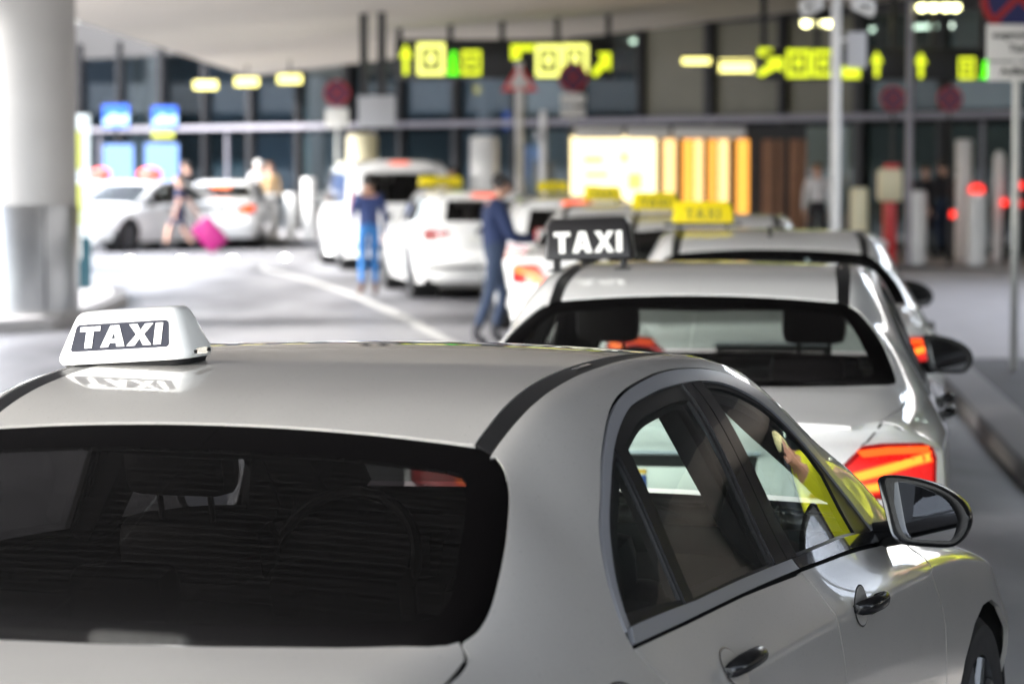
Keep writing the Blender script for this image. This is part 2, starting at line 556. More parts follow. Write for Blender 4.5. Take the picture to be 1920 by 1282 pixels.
def slab(name, poly, z0, z1, m, edge=None, bev=0.0):
    n = len(poly)
    r = delaunay_2d_cdt([Vector(p) for p in poly], [(i, (i + 1) % n) for i in range(n)], [], 1, 1e-6)
    b = MB()
    b.add([(p[0], p[1], z1) for p in r[0]], r[2], 0)
    b.add([(p[0], p[1], z0) for p in poly] + [(p[0], p[1], z1) for p in poly],
          [(i, (i + 1) % n, n + (i + 1) % n, n + i) for i in range(n)], 1)
    o = b.obj(name, [m, edge or m], smooth=False)
    o["kind"] = "structure"
    return o

def ribbon(name, pts, w, z, m):
    V = []; F = []
    P = [Vector((p[0], p[1], 0)) for p in pts]
    for i, p in enumerate(P):
        d = (P[min(i + 1, len(P) - 1)] - P[max(i - 1, 0)]).normalized()
        nrm = Vector((-d.y, d.x, 0))
        V += [p + nrm * w / 2 + Vector((0, 0, z)), p - nrm * w / 2 + Vector((0, 0, z))]
    F = [(2 * i, 2 * i + 1, 2 * i + 3, 2 * i + 2) for i in range(len(P) - 1)]
    o = MB().add(V, F).obj(name, m, smooth=False)
    o["kind"] = "structure"
    return o

# ground sheet
g = MB()
g.add([(-400, -200, 0), (400, -200, 0), (400, 500, 0), (-400, 500, 0)], [(0, 1, 2, 3)])
g = g.obj("road", E_['asphalt'], smooth=False); g["kind"] = "structure"

# left island with kerb, right pavement, plaza along the terminal
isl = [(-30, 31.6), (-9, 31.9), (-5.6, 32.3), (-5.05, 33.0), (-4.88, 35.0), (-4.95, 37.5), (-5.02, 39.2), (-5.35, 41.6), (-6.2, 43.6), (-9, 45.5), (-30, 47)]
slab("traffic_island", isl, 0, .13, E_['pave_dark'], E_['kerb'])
isl_in = [(x + (-.18 if x > -29 else 0), y + (.22 if y < 35 else (-.22 if y > 41 else 0))) for x, y in isl]
slab("island_paving", isl_in, .125, .136, E_['paving'])
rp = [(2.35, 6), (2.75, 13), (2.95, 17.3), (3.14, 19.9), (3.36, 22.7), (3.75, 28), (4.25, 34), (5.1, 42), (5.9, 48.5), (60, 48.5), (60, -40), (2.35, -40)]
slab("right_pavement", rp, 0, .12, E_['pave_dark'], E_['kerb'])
band = [(x + .02, y) for x, y in rp[:9]] + [(x + .32, y) for x, y in rp[:9][::-1]]
slab("right_kerb", band, .11, .128, E_['kerb'])
slab("pale_pavement", [(3.95, 26.5), (4.35, 32), (5.1, 40), (6.15, 48.3), (59, 48.3), (59, 26.5)], .11, .125, E_['paving'])
NF = Vector((1.35, 1.0, 0)).normalized()     # facade normal points away from the road
def fac(t, out=0.0, z=0.0):
    """point on the facade line: t metres leftwards from its right end; out = metres towards the road"""
    e = Vector((-1, 1.35, 0)).normalized()
    p = Vector((9.5, 55, 0)) + e * t - NF * out
    return Vector((p.x, p.y, z))
pz = [fac(-60, 5.2), fac(60, 5.2), fac(60, -.5), fac(-60, -.5)]
slab("terminal_plaza", [(p.x, p.y) for p in pz], 0, .14, E_['paving'], E_['stone'])
ribbon("lane_line", [ground(470, 500), ground(520, 511), ground(575, 525), ground(640, 545), ground(720, 578), ground(775, 605), ground(830, 637), (-.05, 27.5), (.35, 24.5)], .15, .004, E_['line'])
cw = MB()
pale = [ground(150, 500), ground(300, 512), ground(480, 505), ground(580, 492), ground(585, 470), ground(150, 468)]
n_ = len(pale)
cw.add([(x, y, .004) for x, y in pale], [tuple(range(n_))])
cw = cw.obj("pale_road_band", mat("pale_concrete_lane", (.20, .20, .21), .6, vary=.12, scale=1.2), smooth=False); cw["kind"] = "structure"

# ------------------------------------------------------------------ terminal building
term = empty("terminal_building", fac(20), 0, "long dark glass terminal front with black mullions across the background", "building")
inv = Matrix.Translation(-Vector(term.location))
def tpart(mb, name, m, smooth=False):
    o = mb.obj(name, m, None, smooth=smooth)
    o.parent = term; o.matrix_parent_inverse = inv
    return o
rzf = math.atan2(1.35, -1)
def fbox(mb, t, out, z, d, mi=0):
    p = fac(t, out, z)
    mb.box(p, d, mi, rz=rzf)
soff_top = lambda t: 5.05 - .55 * max(0, min(1, t / 40)) - .55 * max(0, min(1, (t - 8) / 32))
BAY = 2.25
bays = list(range(-32, 24))
mu_mesh = {}
for k in bays:
    t = k * BAY
    near = -6 <= k
    b = MB()
    fbox(b, t, .06, 2.6, (.24 if k % 2 == 0 else .16, .20, 5.0))
    tpart(b, "mullion", E_['mullion'])
    warm = k in (2, 3, 4)
    b = MB(); fbox(b, t + BAY / 2, 0, 3.72, (BAY - .02, .012, 1.90))
    tpart(b, "window_pane", E_['pane_warm'] if warm else M['pane_' + 'abca'[k % 4]])
    b = MB(); fbox(b, t + BAY / 2, 0, 1.42, (BAY - .02, .012, 2.46))
    tpart(b, "door_pane", M['pane_' + 'bacb'[(k * 3) % 4]])
    if k % 3 == 0:
        b = MB(); fbox(b, t + BAY * .55, .03, 1.35, (.07, .06, 2.5)); tpart(b, "door_frame", E_['rail'])
L = len(bays) * BAY; tc_ = (bays[0] + bays[-1] + 1) / 2 * BAY
b = MB(); fbox(b, tc_, .16, 2.72, (L, .12, .13)); tpart(b, "transom_rail", E_['rail'])
b = MB(); fbox(b, tc_, -.02, 5.2, (L, .16, 1.05)); tpart(b, "header_panel", E_['head'])
b = MB(); fbox(b, tc_, -.02, .165, (L, .16, .05)); tpart(b, "plinth", E_['stone'])
b = MB(); fbox(b, tc_, -6.5, 2.8, (L, .2, 5.6)); tpart(b, "back_wall", E_['hall'])
b = MB(); fbox(b, tc_, -3.3, .10, (L, 6.2, .10)); tpart(b, "hall_floor", E_['paving'])
b = MB(); fbox(b, tc_, -3.3, 4.95, (L, 6.2, .10)); tpart(b, "hall_ceiling", E_['hall'])
b = MB(); fbox(b, tc_, -.55, 2.70, (L, .9, .30)); tpart(b, "hall_bulkhead", E_['head'])
for k in bays:
    if -8 < k < 14:
        b = MB(); fbox(b, k * BAY + .6, -2.4, 4.55, (1.1, .12, .08)); tpart(b, "hall_light", E_['hall_lamp'])
    if k % 3 == 0 and k > -8:
        b = MB(); fbox(b, k * BAY + 1.4, -4.6, 1.0, (1.9, .7, 1.7)); tpart(b, "hall_counter", E_['white'] if k % 2 else E_['head'])
    if k % 4 == 1 and k > -8:
        b = MB(); fbox(b, k * BAY + .4, -3.5, 2.5, (.55, .55, 4.8)); tpart(b, "hall_pillar", E_['concrete'])


# ------------------------------------------------------------------ concrete deck over the lanes, carried by the round column
def soffit_z(X): return 4.45 + .065 * X
dk = empty("concrete_deck", (10, 45, soffit_z(10)), 0, "pale concrete roof deck sheltering the taxi lanes, seen from below", "roof deck")
def deck(X0, X1, Y0, Y1, nx, ny, thick, m='soffit'):
    cx, cy = 10, 45
    V = [(X0 + (X1 - X0) * i / nx - cx, Y0 + (Y1 - Y0) * j / ny - cy, .065 * (X0 + (X1 - X0) * i / nx - cx)) for j in range(ny + 1) for i in range(nx + 1)]
    n1 = nx + 1
    F = [(j * n1 + i, j * n1 + i + n1, j * n1 + i + n1 + 1, j * n1 + i + 1) for j in range(ny) for i in range(nx)]
    mesh_obj("soffit", V, F, E_[m], dk, smooth=False)
    b = MB()
    c4 = [(X0, Y0), (X1, Y0), (X1, Y1), (X0, Y1)]
    b.add([(x - cx, y - cy, .065 * (x - cx) + .004) for x, y in c4] + [(x - cx, y - cy, .065 * (x - cx) + thick) for x, y in c4],
          [(0, 1, 2, 3), (4, 7, 6, 5), (0, 4, 5, 1), (1, 5, 6, 2), (2, 6, 7, 3), (3, 7, 4, 0)])
    b.obj("deck_slab", E_['concrete'], dk, smooth=False)
deck(-6.7, 60, .5, 25.0, 8, 6, 1.1, 'soffit_dimmed')
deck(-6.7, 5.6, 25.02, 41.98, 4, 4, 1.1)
deck(9.5, 60, 25.02, 41.98, 8, 4, 1.1)  # opening left of this piece is shaped to let sky light onto the pavement
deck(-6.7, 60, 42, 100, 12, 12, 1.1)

# ------------------------------------------------------------------ unseen buildings added to block low sky and darken reflections in glass and paint
cp = empty("sky_block_garage", (-34, 75, 0), 0, "added unseen block with pale floor bands on the left, darkening the facade reflections", "building")
for k in range(4):
    b = MB(); b.box((0, 0, 1.1 + k * 2.9), (8, 130, 1.0)); b.obj("floor_band", E_['concrete'], cp, smooth=False)
    b = MB(); b.box((-.6, 0, 2.55 + k * 2.9 - 2.9 * (k == 0) * 0), (6.6, 129, 1.9)); b.obj("dark_storey", E_['head'], cp, smooth=False)
b = MB(); b.box((-.6, 0, .3), (6.6, 129, .6)); b.obj("ground_storey", E_['head'], cp, smooth=False)
for k in range(22):
    b = MB(); b.box((3.95, -62 + k * 5.9, 5.6), (.4, .4, 11.2)); b.obj("support_column", E_['concrete'], cp, smooth=False)
wg = empty("sky_block_wing", (30, -9, 0), .08, "added dark glazed wall behind the camera on the right, blocking sky light", "building")
b = MB(); b.box((0, -.6, 5), (46, 1, 10)); b.obj("back_wall", E_['head'], wg, smooth=False)
for k in range(18):
    b = MB(); b.box((-22 + k * 2.6, .02, 2.2), (2.4, .05, 3.2)); b.obj("window_pane", E_['pane_low'], wg, smooth=False)
    b = MB(); b.box((-22 + k * 2.6, .02, 6.4), (2.4, .05, 3.6)); b.obj("window_pane", E_['pane'], wg, smooth=False)
    b = MB(); b.box((-23.3 + k * 2.6, .08, 5), (.18, .2, 10)); b.obj("mullion", E_['rail'], wg, smooth=False)

col = empty("round_column", (-5.68, 34.2, .13), 0, "thick round concrete column with a steel collar at its foot, left edge", "column")
b = MB(); b.lathe([(.0, 0), (.74, 0), (.74, 4.1), (.0, 4.1)], n=48); b.obj("shaft", E_['concrete'], col)
b = MB(); b.lathe([(.745, .05), (.752, .05), (.752, 1.22), (.742, 1.24)], n=48); b.obj("steel_collar", E_['steel'], col)
b = MB()
for k in range(6):
    a = 2 * PI * k / 6 - .9
    b.box((.752 * math.cos(a), .752 * math.sin(a), .64), (.012, .012, 1.16), rz=a)
o = b.obj("collar_seam", M['seam'], col, smooth=False); o["kind"] = "stuff"

# ------------------------------------------------------------------ totem behind the column
x, y, _ = at(146, 300, 40.8)
tot = empty("information_totem", (x, y, .13), .15, "tall thin pale information totem with yellow green panels beside the column", "totem")
b = MB(); b.box((0, 0, 1.53), (.36, .10, 1.66), bev=.01); b.obj("totem_board", E_['totem'], tot)
for zz_, hh in ((1.88, .52), (1.22, .40), (.93, .10)):
    b = MB(); b.box((-.05, -.055, zz_), (.22, .012, hh)); b.obj("totem_panel", E_['totem_y'], tot, smooth=False)
b = MB(); b.box((0, 0, .35), (.36, .12, .70), bev=.01); b.obj("totem_base", E_['totem_t'], tot)
b = MB(); b.box((-.06, -.062, .62), (.20, .012, .42)); b.obj("totem_notice", E_['s_white'], tot, smooth=False)

# ------------------------------------------------------------------ hanging direction boards
def board(label, u0, u1, v0, v1, D, hangers, glyphs, group="hanging direction boards"):
    x0, _, z1 = at(u0, v0, D); x1, _, z0 = at(u1, v1, D)
    cx, cz = (x0 + x1) / 2, (z0 + z1) / 2
    o = empty("direction_board", (cx, D, cz), 0, label, "direction sign", group)
    b = MB(); b.box((0, 0, 0), (x1 - x0, .22, z1 - z0), bev=.02); b.obj("board", E_['board'], o)
    for hu in hangers:
        hx = at(hu, 0, D)[0] - cx
        b = MB(); b.box((hx, .02, (soffit_z(hx + cx) - cz + (z1 - z0) / 2) / 2), (.10, .10, soffit_z(hx + cx) - cz - (z1 - z0) / 2 + .03)); b.obj("hanger", E_['mullion'], o, smooth=False)
    k = D / FPX
    for kind, gu, gv, gw, gh, m in glyphs:
        gx, _, gz = at(gu, gv, D); gx -= cx; gz -= cz
        w, h = gw * k, gh * k
        P = MB()
        ox = (gx, -.112, gz); ex = (1, 0, 0); ey = (0, 0, 1); dp = (0, -.006, 0)
        if kind == 'up':
            P.prism([(0, h / 2), (w / 2, h * .05), (w * .18, h * .05), (w * .18, -h / 2), (-w * .18, -h / 2), (-w * .18, h * .05), (-w / 2, h * .05)], ox, ex, ey, dp)
        elif kind == 'diag':
            P.prism([(w / 2, h / 2), (w / 2, -h * .25), (w * .28, -h * .05), (-w * .3, -h / 2), (-w / 2, -h * .3), (w * .05, h * .25), (-w * .2, h / 2)], ox, ex, ey, dp)
        elif kind == 'box':
            f = .17
            for a in ([(-w / 2, -h / 2), (w / 2, -h / 2), (w / 2, -h / 2 + f * h), (-w / 2, -h / 2 + f * h)], [(-w / 2, h / 2 - f * h), (w / 2, h / 2 - f * h), (w / 2, h / 2), (-w / 2, h / 2)],
                      [(-w / 2, -h / 2 + f * h), (-w / 2 + f * w, -h / 2 + f * h), (-w / 2 + f * w, h / 2 - f * h), (-w / 2, h / 2 - f * h)],
                      [(w / 2 - f * w, -h / 2 + f * h), (w / 2, -h / 2 + f * h), (w / 2, h / 2 - f * h), (w / 2 - f * w, h / 2 - f * h)],
                      [(-w * .16, -h * .16), (w * .16, -h * .16), (w * .16, h * .2), (-w * .16, h * .2)]):
                P.prism(a, ox, ex, ey, dp)
        elif kind == 'man':
            P.prism([(-w * .5, -h * .5), (-w * .1, -h * .1), (-w * .3, h * .1), (-w * .1, h * .25), (w * .4, 0), (w * .1, -h * .1), (w * .5, -h * .5)], ox, ex, ey, dp)
            P.ball((gx + w * .05, -.115, gz + h * .36), (w * .2, .006, h * .14), 10)
        elif kind == 'tee':
            P.prism([(-w / 2, h / 2), (w / 2, h / 2), (w / 2, h * .1), (-w * .1, h * .1), (-w * .1, -h / 2), (-w / 2, -h / 2)], ox, ex, ey, dp)
        else:
            P.prism([(-w / 2, -h / 2), (w / 2, -h / 2), (w / 2, h / 2), (-w / 2, h / 2)], ox, ex, ey, dp)
        P.obj("pictogram", E_[m], o, smooth=False)
    return o
board("hanging black direction board behind the red triangle sign, glowing yellow pictograms", 742, 1148, 76, 150, 56,
      (750, 845, 942, 1045, 1140),
      [('up', 762, 113, 26, 58, 'y_lit'), ('box', 809, 113, 52, 60, 'y_pale'), ('man', 850, 120, 24, 44, 'g_lit'), ('box', 884, 120, 36, 46, 'y_lit'),
       ('tee', 980, 100, 44, 28, 'y_lit'), ('box', 1028, 116, 48, 60, 'y_pale'), ('box', 1078, 112, 48, 54, 'y_pale'), ('diag', 1126, 124, 36, 46, 'y_lit')])
board("wide hanging black direction board at the upper right behind the white lamp post", 1420, 1862, 92, 152, 51,
      (1430, 1530, 1672, 1746, 1838),
      [('tee', 1432, 100, 26, 14, 'y_lit'), ('diag', 1440, 128, 50, 36, 'y_lit'), ('box', 1494, 121, 44, 52, 'y_lit'), ('box', 1540, 121, 40, 50, 'y_lit'), ('bar', 1592, 138, 34, 22, 'y_lit'),
       ('up', 1640, 122, 24, 48, 'y_lit'), ('up', 1722, 124, 24, 48, 'y_lit'), ('box', 1808, 130, 30, 40, 'y_lit'), ('man', 1842, 132, 20, 34, 'g_lit')])
for i, (hu0, hu1, v) in enumerate(((1276, 1332, 113), (1346, 1412, 123))):
    x0, y0, z0 = at(hu0, v, 57.5); x1 = at(hu1, v, 57.5)[0]
    o = empty("strip_light", ((x0 + x1) / 2, y0, z0), 0, ["short yellow strip light left of the wide direction board", "longer yellow strip light touching the left end of the wide direction board"][i], "strip light", "strip lights by the wide board")
    b = MB(); b.box((0, 0, .05), (x1 - x0, .1, .05)); b.obj("casing", E_['mullion'], o, smooth=False)
    b = MB(); b.box((0, 0, -.02), (x1 - x0 - .04, .08, [.14, .24][i])); b.obj("tube", E_['gate_y'], o, smooth=False)
# grey panel on two black hangers left of the board
x0, y0, z1 = at(672, 180, 50); x1, _, z0 = at(742, 240, 50)
o = empty("hanging_panel", ((x0 + x1) / 2, 50, (z0 + z1) / 2), 0, "blank pale grey panel hanging from two tall black posts", "panel")
b = MB(); b.box((0, 0, 0), (x1 - x0, .12, z1 - z0), bev=.015); b.obj("panel", E_['grey'], o)
for hx in (-.21, .09):
    b = MB(); b.box((hx, 0, (4.42 - (z0 + z1) / 2 + .26) / 2), (.13, .12, 4.42 - (z0 + z1) / 2 - .24)); b.obj("hanger", E_['mullion'], o, smooth=False)
# lit gate numbers on the left and downlights on the right
for i, (u, v) in enumerate(((388, 161), (465, 155), (545, 150))):
    x, y, z = at(u, v, 71 - i * 1.5)
    o = empty("gate_light", (x, y, z), 0, ["left", "middle", "right"][i] + " of the three small glowing yellow lights under the roof at left", "light box", "yellow light boxes under the roof")
    b = MB(); b.box((0, 0, 0), (.60, .14, .24), bev=.02); b.obj("casing", E_['mullion'], o)
    b = MB(); b.box((0, -.075, 0), (.54, .01, .19)); b.obj("lens", E_['gate_y'], o, smooth=False)
    b = MB(); b.box((0, 0, (soffit_z(x) - z) / 2 + .1), (.04, .04, soffit_z(x) - z - .1)); b.obj("hanger", E_['mullion'], o, smooth=False)
for i, us in enumerate(((1508, 1530, 1550), (1724, 1746, 1768, 1786))):
    D = 50 if i else 54
    x, y, z = at(sum(us) / len(us), (14, 44)[1 - i] if False else (44, 14)[i], D)
    o = empty("downlight_row", (x, y, z), 0, ["row of three yellow spotlights beside the lamp post", "row of four yellow spotlights near the top right corner"][i], "spotlights", "rows of yellow spotlights")
    b = MB(); w = (us[-1] - us[0] + 30) * D / FPX; b.box((0, 0, .16), (w, .10, .06)); b.obj("track", E_['mullion'], o, smooth=False)
    b = MB(); b.box((0, 0, .16 + (soffit_z(x) - z) / 2), (.05, .05, soffit_z(x) - z)); b.obj("hanger", E_['mullion'], o, smooth=False)
    for u in us:
        lx = at(u, 0, D)[0] - x; lz = (u - sum(us) / len(us)) * -.0 
        b = MB(); b.tube((lx, -.02, .14 + lz), (lx, -.06, .0 + lz), .08, .09, n=16); h = b.obj("lamp_can", E_['mullion'], o)
        b = MB(); b.ball((lx, -.075, -.01 + lz), (.085, .05, .085), 12); b.obj("lens", E_['down'], h)

# ------------------------------------------------------------------ round and triangular road signs
def pole(parent, h, r, m, z0=0, n=14):
    b = MB(); b.tube((0, 0, z0), (0, 0, h), r, n=n); return b.obj("pole", m, parent)
def disc(mb, c, r, d, mi=0, n=28):
    t = np.linspace(0, 2 * PI, n + 1)[:-1]
    mb.prism([(r * math.cos(a), r * math.sin(a)) for a in t], c, (1, 0, 0), (0, 0, 1), (0, d, 0), mi)
def no_stopping(x, y, z, r, label, base=0.0, plates=(), pole_h=None, blue='s_blue', pm='post', pr=.03, group="round no stopping signs"):
    o = empty("no_stopping_sign", (x, y, base), 0, label, "road sign", group)
    zc = z - base
    b = MB(); disc(b, (0, -.035, zc), r, .02, 0)
    do = b.obj("sign_disc", E_['s_red'], o, smooth=False)
    b = MB(); disc(b, (0, -.038, zc), r * .80, .002, 0); b.obj("disc_field", E_[blue], do, smooth=False)
    b = MB()
    for s in (-1, 1):
        w = r * .09; c = math.cos(PI / 4); q = r * .79
        b.prism([(-w, -q), (w, -q), (w, q), (-w, q)], (0, -.0405 - .001 * (s + 1), zc), (c, 0, s * c), (-s * c, 0, c), (0, .0015, 0))
    b.obj("disc_cross", E_['s_red'], do, smooth=False)
    pole(o, pole_h or zc + r + .03, pr, E_[pm])
    for (pw, ph, pz, lines) in plates:
        b = MB(); b.box((0, -.035, pz - base), (pw, .018, ph), bev=.004); po = b.obj("sign_plate", E_['s_white'], o)
        for (txt, sz, dz) in lines:
            if txt == '-':
                b = MB(); b.box((0, -.0448, pz - base + dz), (pw * .7, .001, sz)); b.obj("plate_line", E_['board'], po, smooth=False)
            else:
                text_obj("plate_text", txt, sz, E_['board'], po, Matrix(((1, 0, 0, 0), (0, 0, -1, -.0446), (0, 1, 0, pz - base + dz), (0, 0, 0, 1))), bold=.003, thick=.0005)
    return o
x, y, _ = at(1895, 0, 25.1)
no_stopping(x + .035, y, at(0, -2, 25.1)[2], .315, "large no stopping sign cut by the top right corner, two white text plates below", .12,
            [(.52, .30, 2.84, [("ausgenommen", .072, .06), ("Taxi", .085, -.05)]), (.50, .155, 2.60, [("Auffahrt", .085, 0)])], pr=.032)
x, y, _ = at(633, 0, 57)
no_stopping(x, y, at(0, 176, 57)[2], .25, "no stopping sign with white plate left of the hanging grey panel", 0, [(.44, .36, at(0, 222, 57)[2], [])], blue='s_purple')
x, y, _ = at(1074, 0, 54)
no_stopping(x, y, at(0, 147, 54)[2], .26, "no stopping sign over the right half of the hanging board, white plates below", 0,
            [(.44, .20, at(0, 187, 54)[2], []), (.44, .17, at(0, 212, 54)[2], [])], blue='s_purple')
x, y, _ = at(974, 0, 54)
o = empty("warning_sign", (x, y, 0), 0, "red bordered triangle warning sign on a white pole in front of the hanging board", "road sign")
zt_ = at(0, 118, 54)[2]; zb_ = at(0, 173, 54)[2]; w_ = .33
b = MB(); b.prism([(0, zt_), (-w_, zb_), (w_, zb_)], (0, -.06, 0), (1, 0, 0), (0, 0, 1), (0, .02, 0)); to = b.obj("triangle", E_['s_bright'], o, smooth=False)
b = MB(); b.prism([(0, zt_ - .12), (-w_ * .62, zb_ + .075), (w_ * .62, zb_ + .075)], (0, -.0625, 0), (1, 0, 0), (0, 0, 1), (0, .002, 0)); b.obj("triangle_field", E_['s_white'], to, smooth=False)
b = MB(); b.ball((0, -.066, zb_ + .225), (.022, .003, .022), 10); b.prism([(-.05, zb_ + .09), (.05, zb_ + .09), (.025, zb_ + .20), (-.025, zb_ + .20)], (0, -.065, 0), (1, 0, 0), (0, 0, 1), (0, .002, 0)); b.obj("triangle_symbol", E_['board'], to, smooth=False)
pole(o, zt_, .075, E_['white'])
x, y, _ = at(1018, 0, 51)
o = empty("camera_post", (x, y, 0), 0, "slim white post with a small box near its top between the two road signs", "post")
pole(o, at(0, 208, 51)[2], .06, E_['white'])
b = MB(); b.box((-.07, -.02, at(0, 255, 51)[2]), (.14, .16, .16), bev=.02); b.obj("camera_box", E_['grey'], o)
for i, u in enumerate((1672, 1778)):
    x, y, z = at(u, 186, 49.5)
    no_stopping(x, y, z, .21, ["dark round sign under the wide board, left of the thin white pole", "dark round sign under the wide board, right of the thin white pole"][i], .14, blue='s_purple', pm='mullion', pr=.025, group="dark round signs by the entrance")
x, y, _ = at(1704, 0, 50)
o = empty("thin_pole", (x, y, .14), 0, "thin pale pole rising past the wide direction board", "pole"); pole(o, 4.7, .06, E_['rail'])

# ------------------------------------------------------------------ white lamp post with two heads and a grey panel
x, y, _ = at(1565, 0, 35)
o = empty("lamp_post", (x, y, .12), 0, "tall white lamp post with two angled flood lamps and a grey panel", "lamp post")
pole(o, 4.05, .058, E_['white'], n=20)
for s in (-1, 1):
    b = MB(); b.tube((s * .04, 0, 3.66), (s * .22, -.04, 3.60), .025); b.box((s * .30, -.08, 3.53), (.26, .20, .17), bev=.05, rot=Matrix.Rotation(s * .35, 3, 'Y')); h = b.obj("flood_lamp", E_['white'], o)
    b = MB(); b.box((s * .34, -.17, 3.47), (.17, .02, .11), rot=Matrix.Rotation(s * .35, 3, 'Y')); b.obj("lamp_glass", E_['s_white'], h, smooth=False)
b = MB(); zc_ = at(0, 96, 35)[2] - .12; b.box((.235, -.02, zc_), (.23, .03, .42), bev=.02); b.obj("side_panel", E_['grey'], o)
b = MB(); b.box((.10, -.01, zc_ + .12), (.14, .02, .03)); b.obj("bracket", E_['white'], o, smooth=False)

# ------------------------------------------------------------------ kiosk with the lit poster and timber slats
x, y, _ = at(1290, 0, 53.5)
k0 = y / FPX
kio = empty("kiosk", (x, y, .14), 0, "kiosk with glowing cream poster, amber lit slats and white fascia", "kiosk")
X_ = lambda u: (u - 1290) * k0
Z_ = lambda v: CAM_H + (303 - v) * k0 - .14
b = MB(); b.box((X_(1290), .8, Z_(400) / 2 + .8), (X_(1515) - X_(1070), 1.2, 2.3)); b.obj("kiosk_wall", E_['mullion'], kio, smooth=False)
for a, c in ((1076, 1168), (1172, 1256), (1260, 1398)):
    b = MB(); b.box(((X_(a) + X_(c)) / 2, .05, Z_(250)), (X_(c) - X_(a) - .03, .3, .20), bev=.02); b.obj("fascia_panel", E_['white'], kio)
b = MB(); b.box((X_(1150), .02, Z_(330)), (X_(1232) - X_(1072), .14, Z_(262) - Z_(410)), bev=.02); po = b.obj("poster_case", E_['poster_c'], kio)
for (u, v, w, h) in ((1112, 300, 36, 12), (1118, 328, 44, 10), (1108, 352, 30, 10), (1170, 296, 14, 18), (1190, 340, 26, 30)):
    b = MB(); b.box((X_(u), -.056, Z_(v)), (w * k0, .01, h * k0)); b.obj("poster_print", E_['poster_ink'], po, smooth=False)
for (u, w, m) in ((1255, 22, 'slat_pale'), (1290, 20, 'slat_lit'), (1310, 14, 'slat_pale'), (1335, 12, 'slat_lit'), (1356, 18, 'slat_pale'), (1392, 22, 'slat_lit'),
                  (1440, 22, 'slat'), (1462, 10, 'slat'), (1488, 18, 'slat'), (1506, 10, 'slat')):
    b = MB(); b.box((X_(u), .06, Z_(262) / 2), (w * k0, .12, Z_(262)), bev=.008); b.obj("timber_slat", E_[m], kio, smooth=False)

# ------------------------------------------------------------------ pale columns, bollards, gates near the doors
def cyl_thing(name, label, cat, u, v_top, D, w_px, m, group, base=.14, cap=None, extra=None):
    x, y, z = at(u, v_top, D)
    r = w_px * D / FPX / 2
    o = empty(name, (x, y, base), 0, label, cat, group)
    h = z - base
    b = MB(); b.lathe([(0, 0), (r, 0), (r, h - r * .25), (r * .93, h - r * .08), (r * .7, h), (0, h)], n=28); b.obj("shaft", E_[m], o)
    b = MB(); b.lathe([(0, 0), (r * 1.06, 0), (r * 1.06, .03), (r, .035)], n=28); b.obj("base_ring", E_['steel'], o)
    if cap:
        b = MB(); b.ball((0, 0, h + r * .30), (r * .75, r * .75, r * .55), 16); b.obj("beacon", E_[cap], o)
    return o
cyl_thing("white_column", "short white cylinder column behind the minibus roof", "column", 680, 251, 56, 58, 'cream', "white columns before the terminal", 0)
cyl_thing("white_column", "taller white cylinder column right of the minibus", "column", 908, 256, 52, 54, 'white', "white columns before the terminal", 0)
for i, (u, vt, D, w, m, cap) in enumerate(((1610, 352, 47, 34, 'cream', None), (1722, 358, 50, 30, 'white', None), (1830, 362, 49.8, 40, 'white', 'red_lamp'), (1806, 262, 52, 32, 'white', None), (1872, 292, 51.5, 22, 'white', 'white'))):
    cyl_thing("gate_bollard", ["cream bollard just right of the white lamp post", "slim white bollard right of the red cream call post", "thick white bollard topped by a red lamp", "tall white column behind the red lamp bollard", "slim white post with a round white head by the right sign pole"][i],
              "bollard", u, vt, D, w, m, "pale bollards and posts by the entrance", .14 if D > 49 else .12, cap)
x, y, _ = at(1667, 0, 48)
o = empty("call_post", (x, y, .12), 0, "red post carrying a cream box with a red top", "call post")
b = MB(); b.box((0, 0, .55), (.20, .18, 1.10), bev=.03); b.obj("post", E_['red'], o)
b = MB(); b.box((0, -.02, 1.36), (.38, .30, .52), bev=.06); b.obj("box", E_['cream'], o)
b = MB(); b.box((.03, 0, 1.65), (.24, .22, .10), bev=.04); b.obj("lid", E_['red'], o)
b = MB(); b.tube((-.12, -.1, .42), (-.12, -.16, .42), .08, n=16); b.obj("round_plate", E_['s_white'], o)
for i, (u, v) in enumerate(((1722, 390), (1785, 402), (1882, 380), (1912, 348), (1908, 382))):
    D = 51.2
    x, y, z = at(u, v, D)
    o = empty("gate_lamp_post", (x, y, .14), 0, ["thin dark post with a red lamp behind the slim white bollard", "thin dark post with a low red lamp left of the thick white bollard", "thin dark post with a red lamp left of the sign pole", "thin dark post with the highest red lamp at the right edge", "thin dark post with the lower red lamp at the right edge"][i], "lamp post", "thin posts with red lamps")
    b = MB(); b.tube((0, 0, 0), (0, 0, z - .2), .03); b.obj("post", E_['mullion'], o)
    b = MB(); b.ball((0, 0, z - .14), (.065, .065, .065), 14); b.obj("lamp", E_['red_lamp'], o)
for i, (u, vt, D, w) in enumerate(((512, 364, 67, 26), (546, 362, 66.5, 24), (580, 334, 66, 26))):
    cyl_thing("concrete_bollard", ["left of the three fat white bollards right of the braking taxi", "middle of the three fat white bollards right of the braking taxi", "tallest of the fat white bollards, beside the minibus"][i], "bollard", u, vt, D, w, 'white', "fat white bollards by the far cars", 0)
for i, (u, v) in enumerate(((245, 488), (341, 488), (437, 487), (535, 485))):
    x, y = ground(u, v)
    o = empty("road_stud", (x, y, .004), 0, ["leftmost of the four bright road studs", "second bright road stud from the left", "third bright road stud from the left", "rightmost of the four bright road studs, near the minibus"][i], "road stud", "row of bright road studs")
    b = MB(); b.lathe([(0, .0), (.10, .0), (.085, .025), (0, .03)], n=16); b.obj("housing", E_['steel'], o)
    b = MB(); b.box((0, -.075, .022), (.10, .04, .03), bev=.008); b.obj("lens", E_['stud'], o)

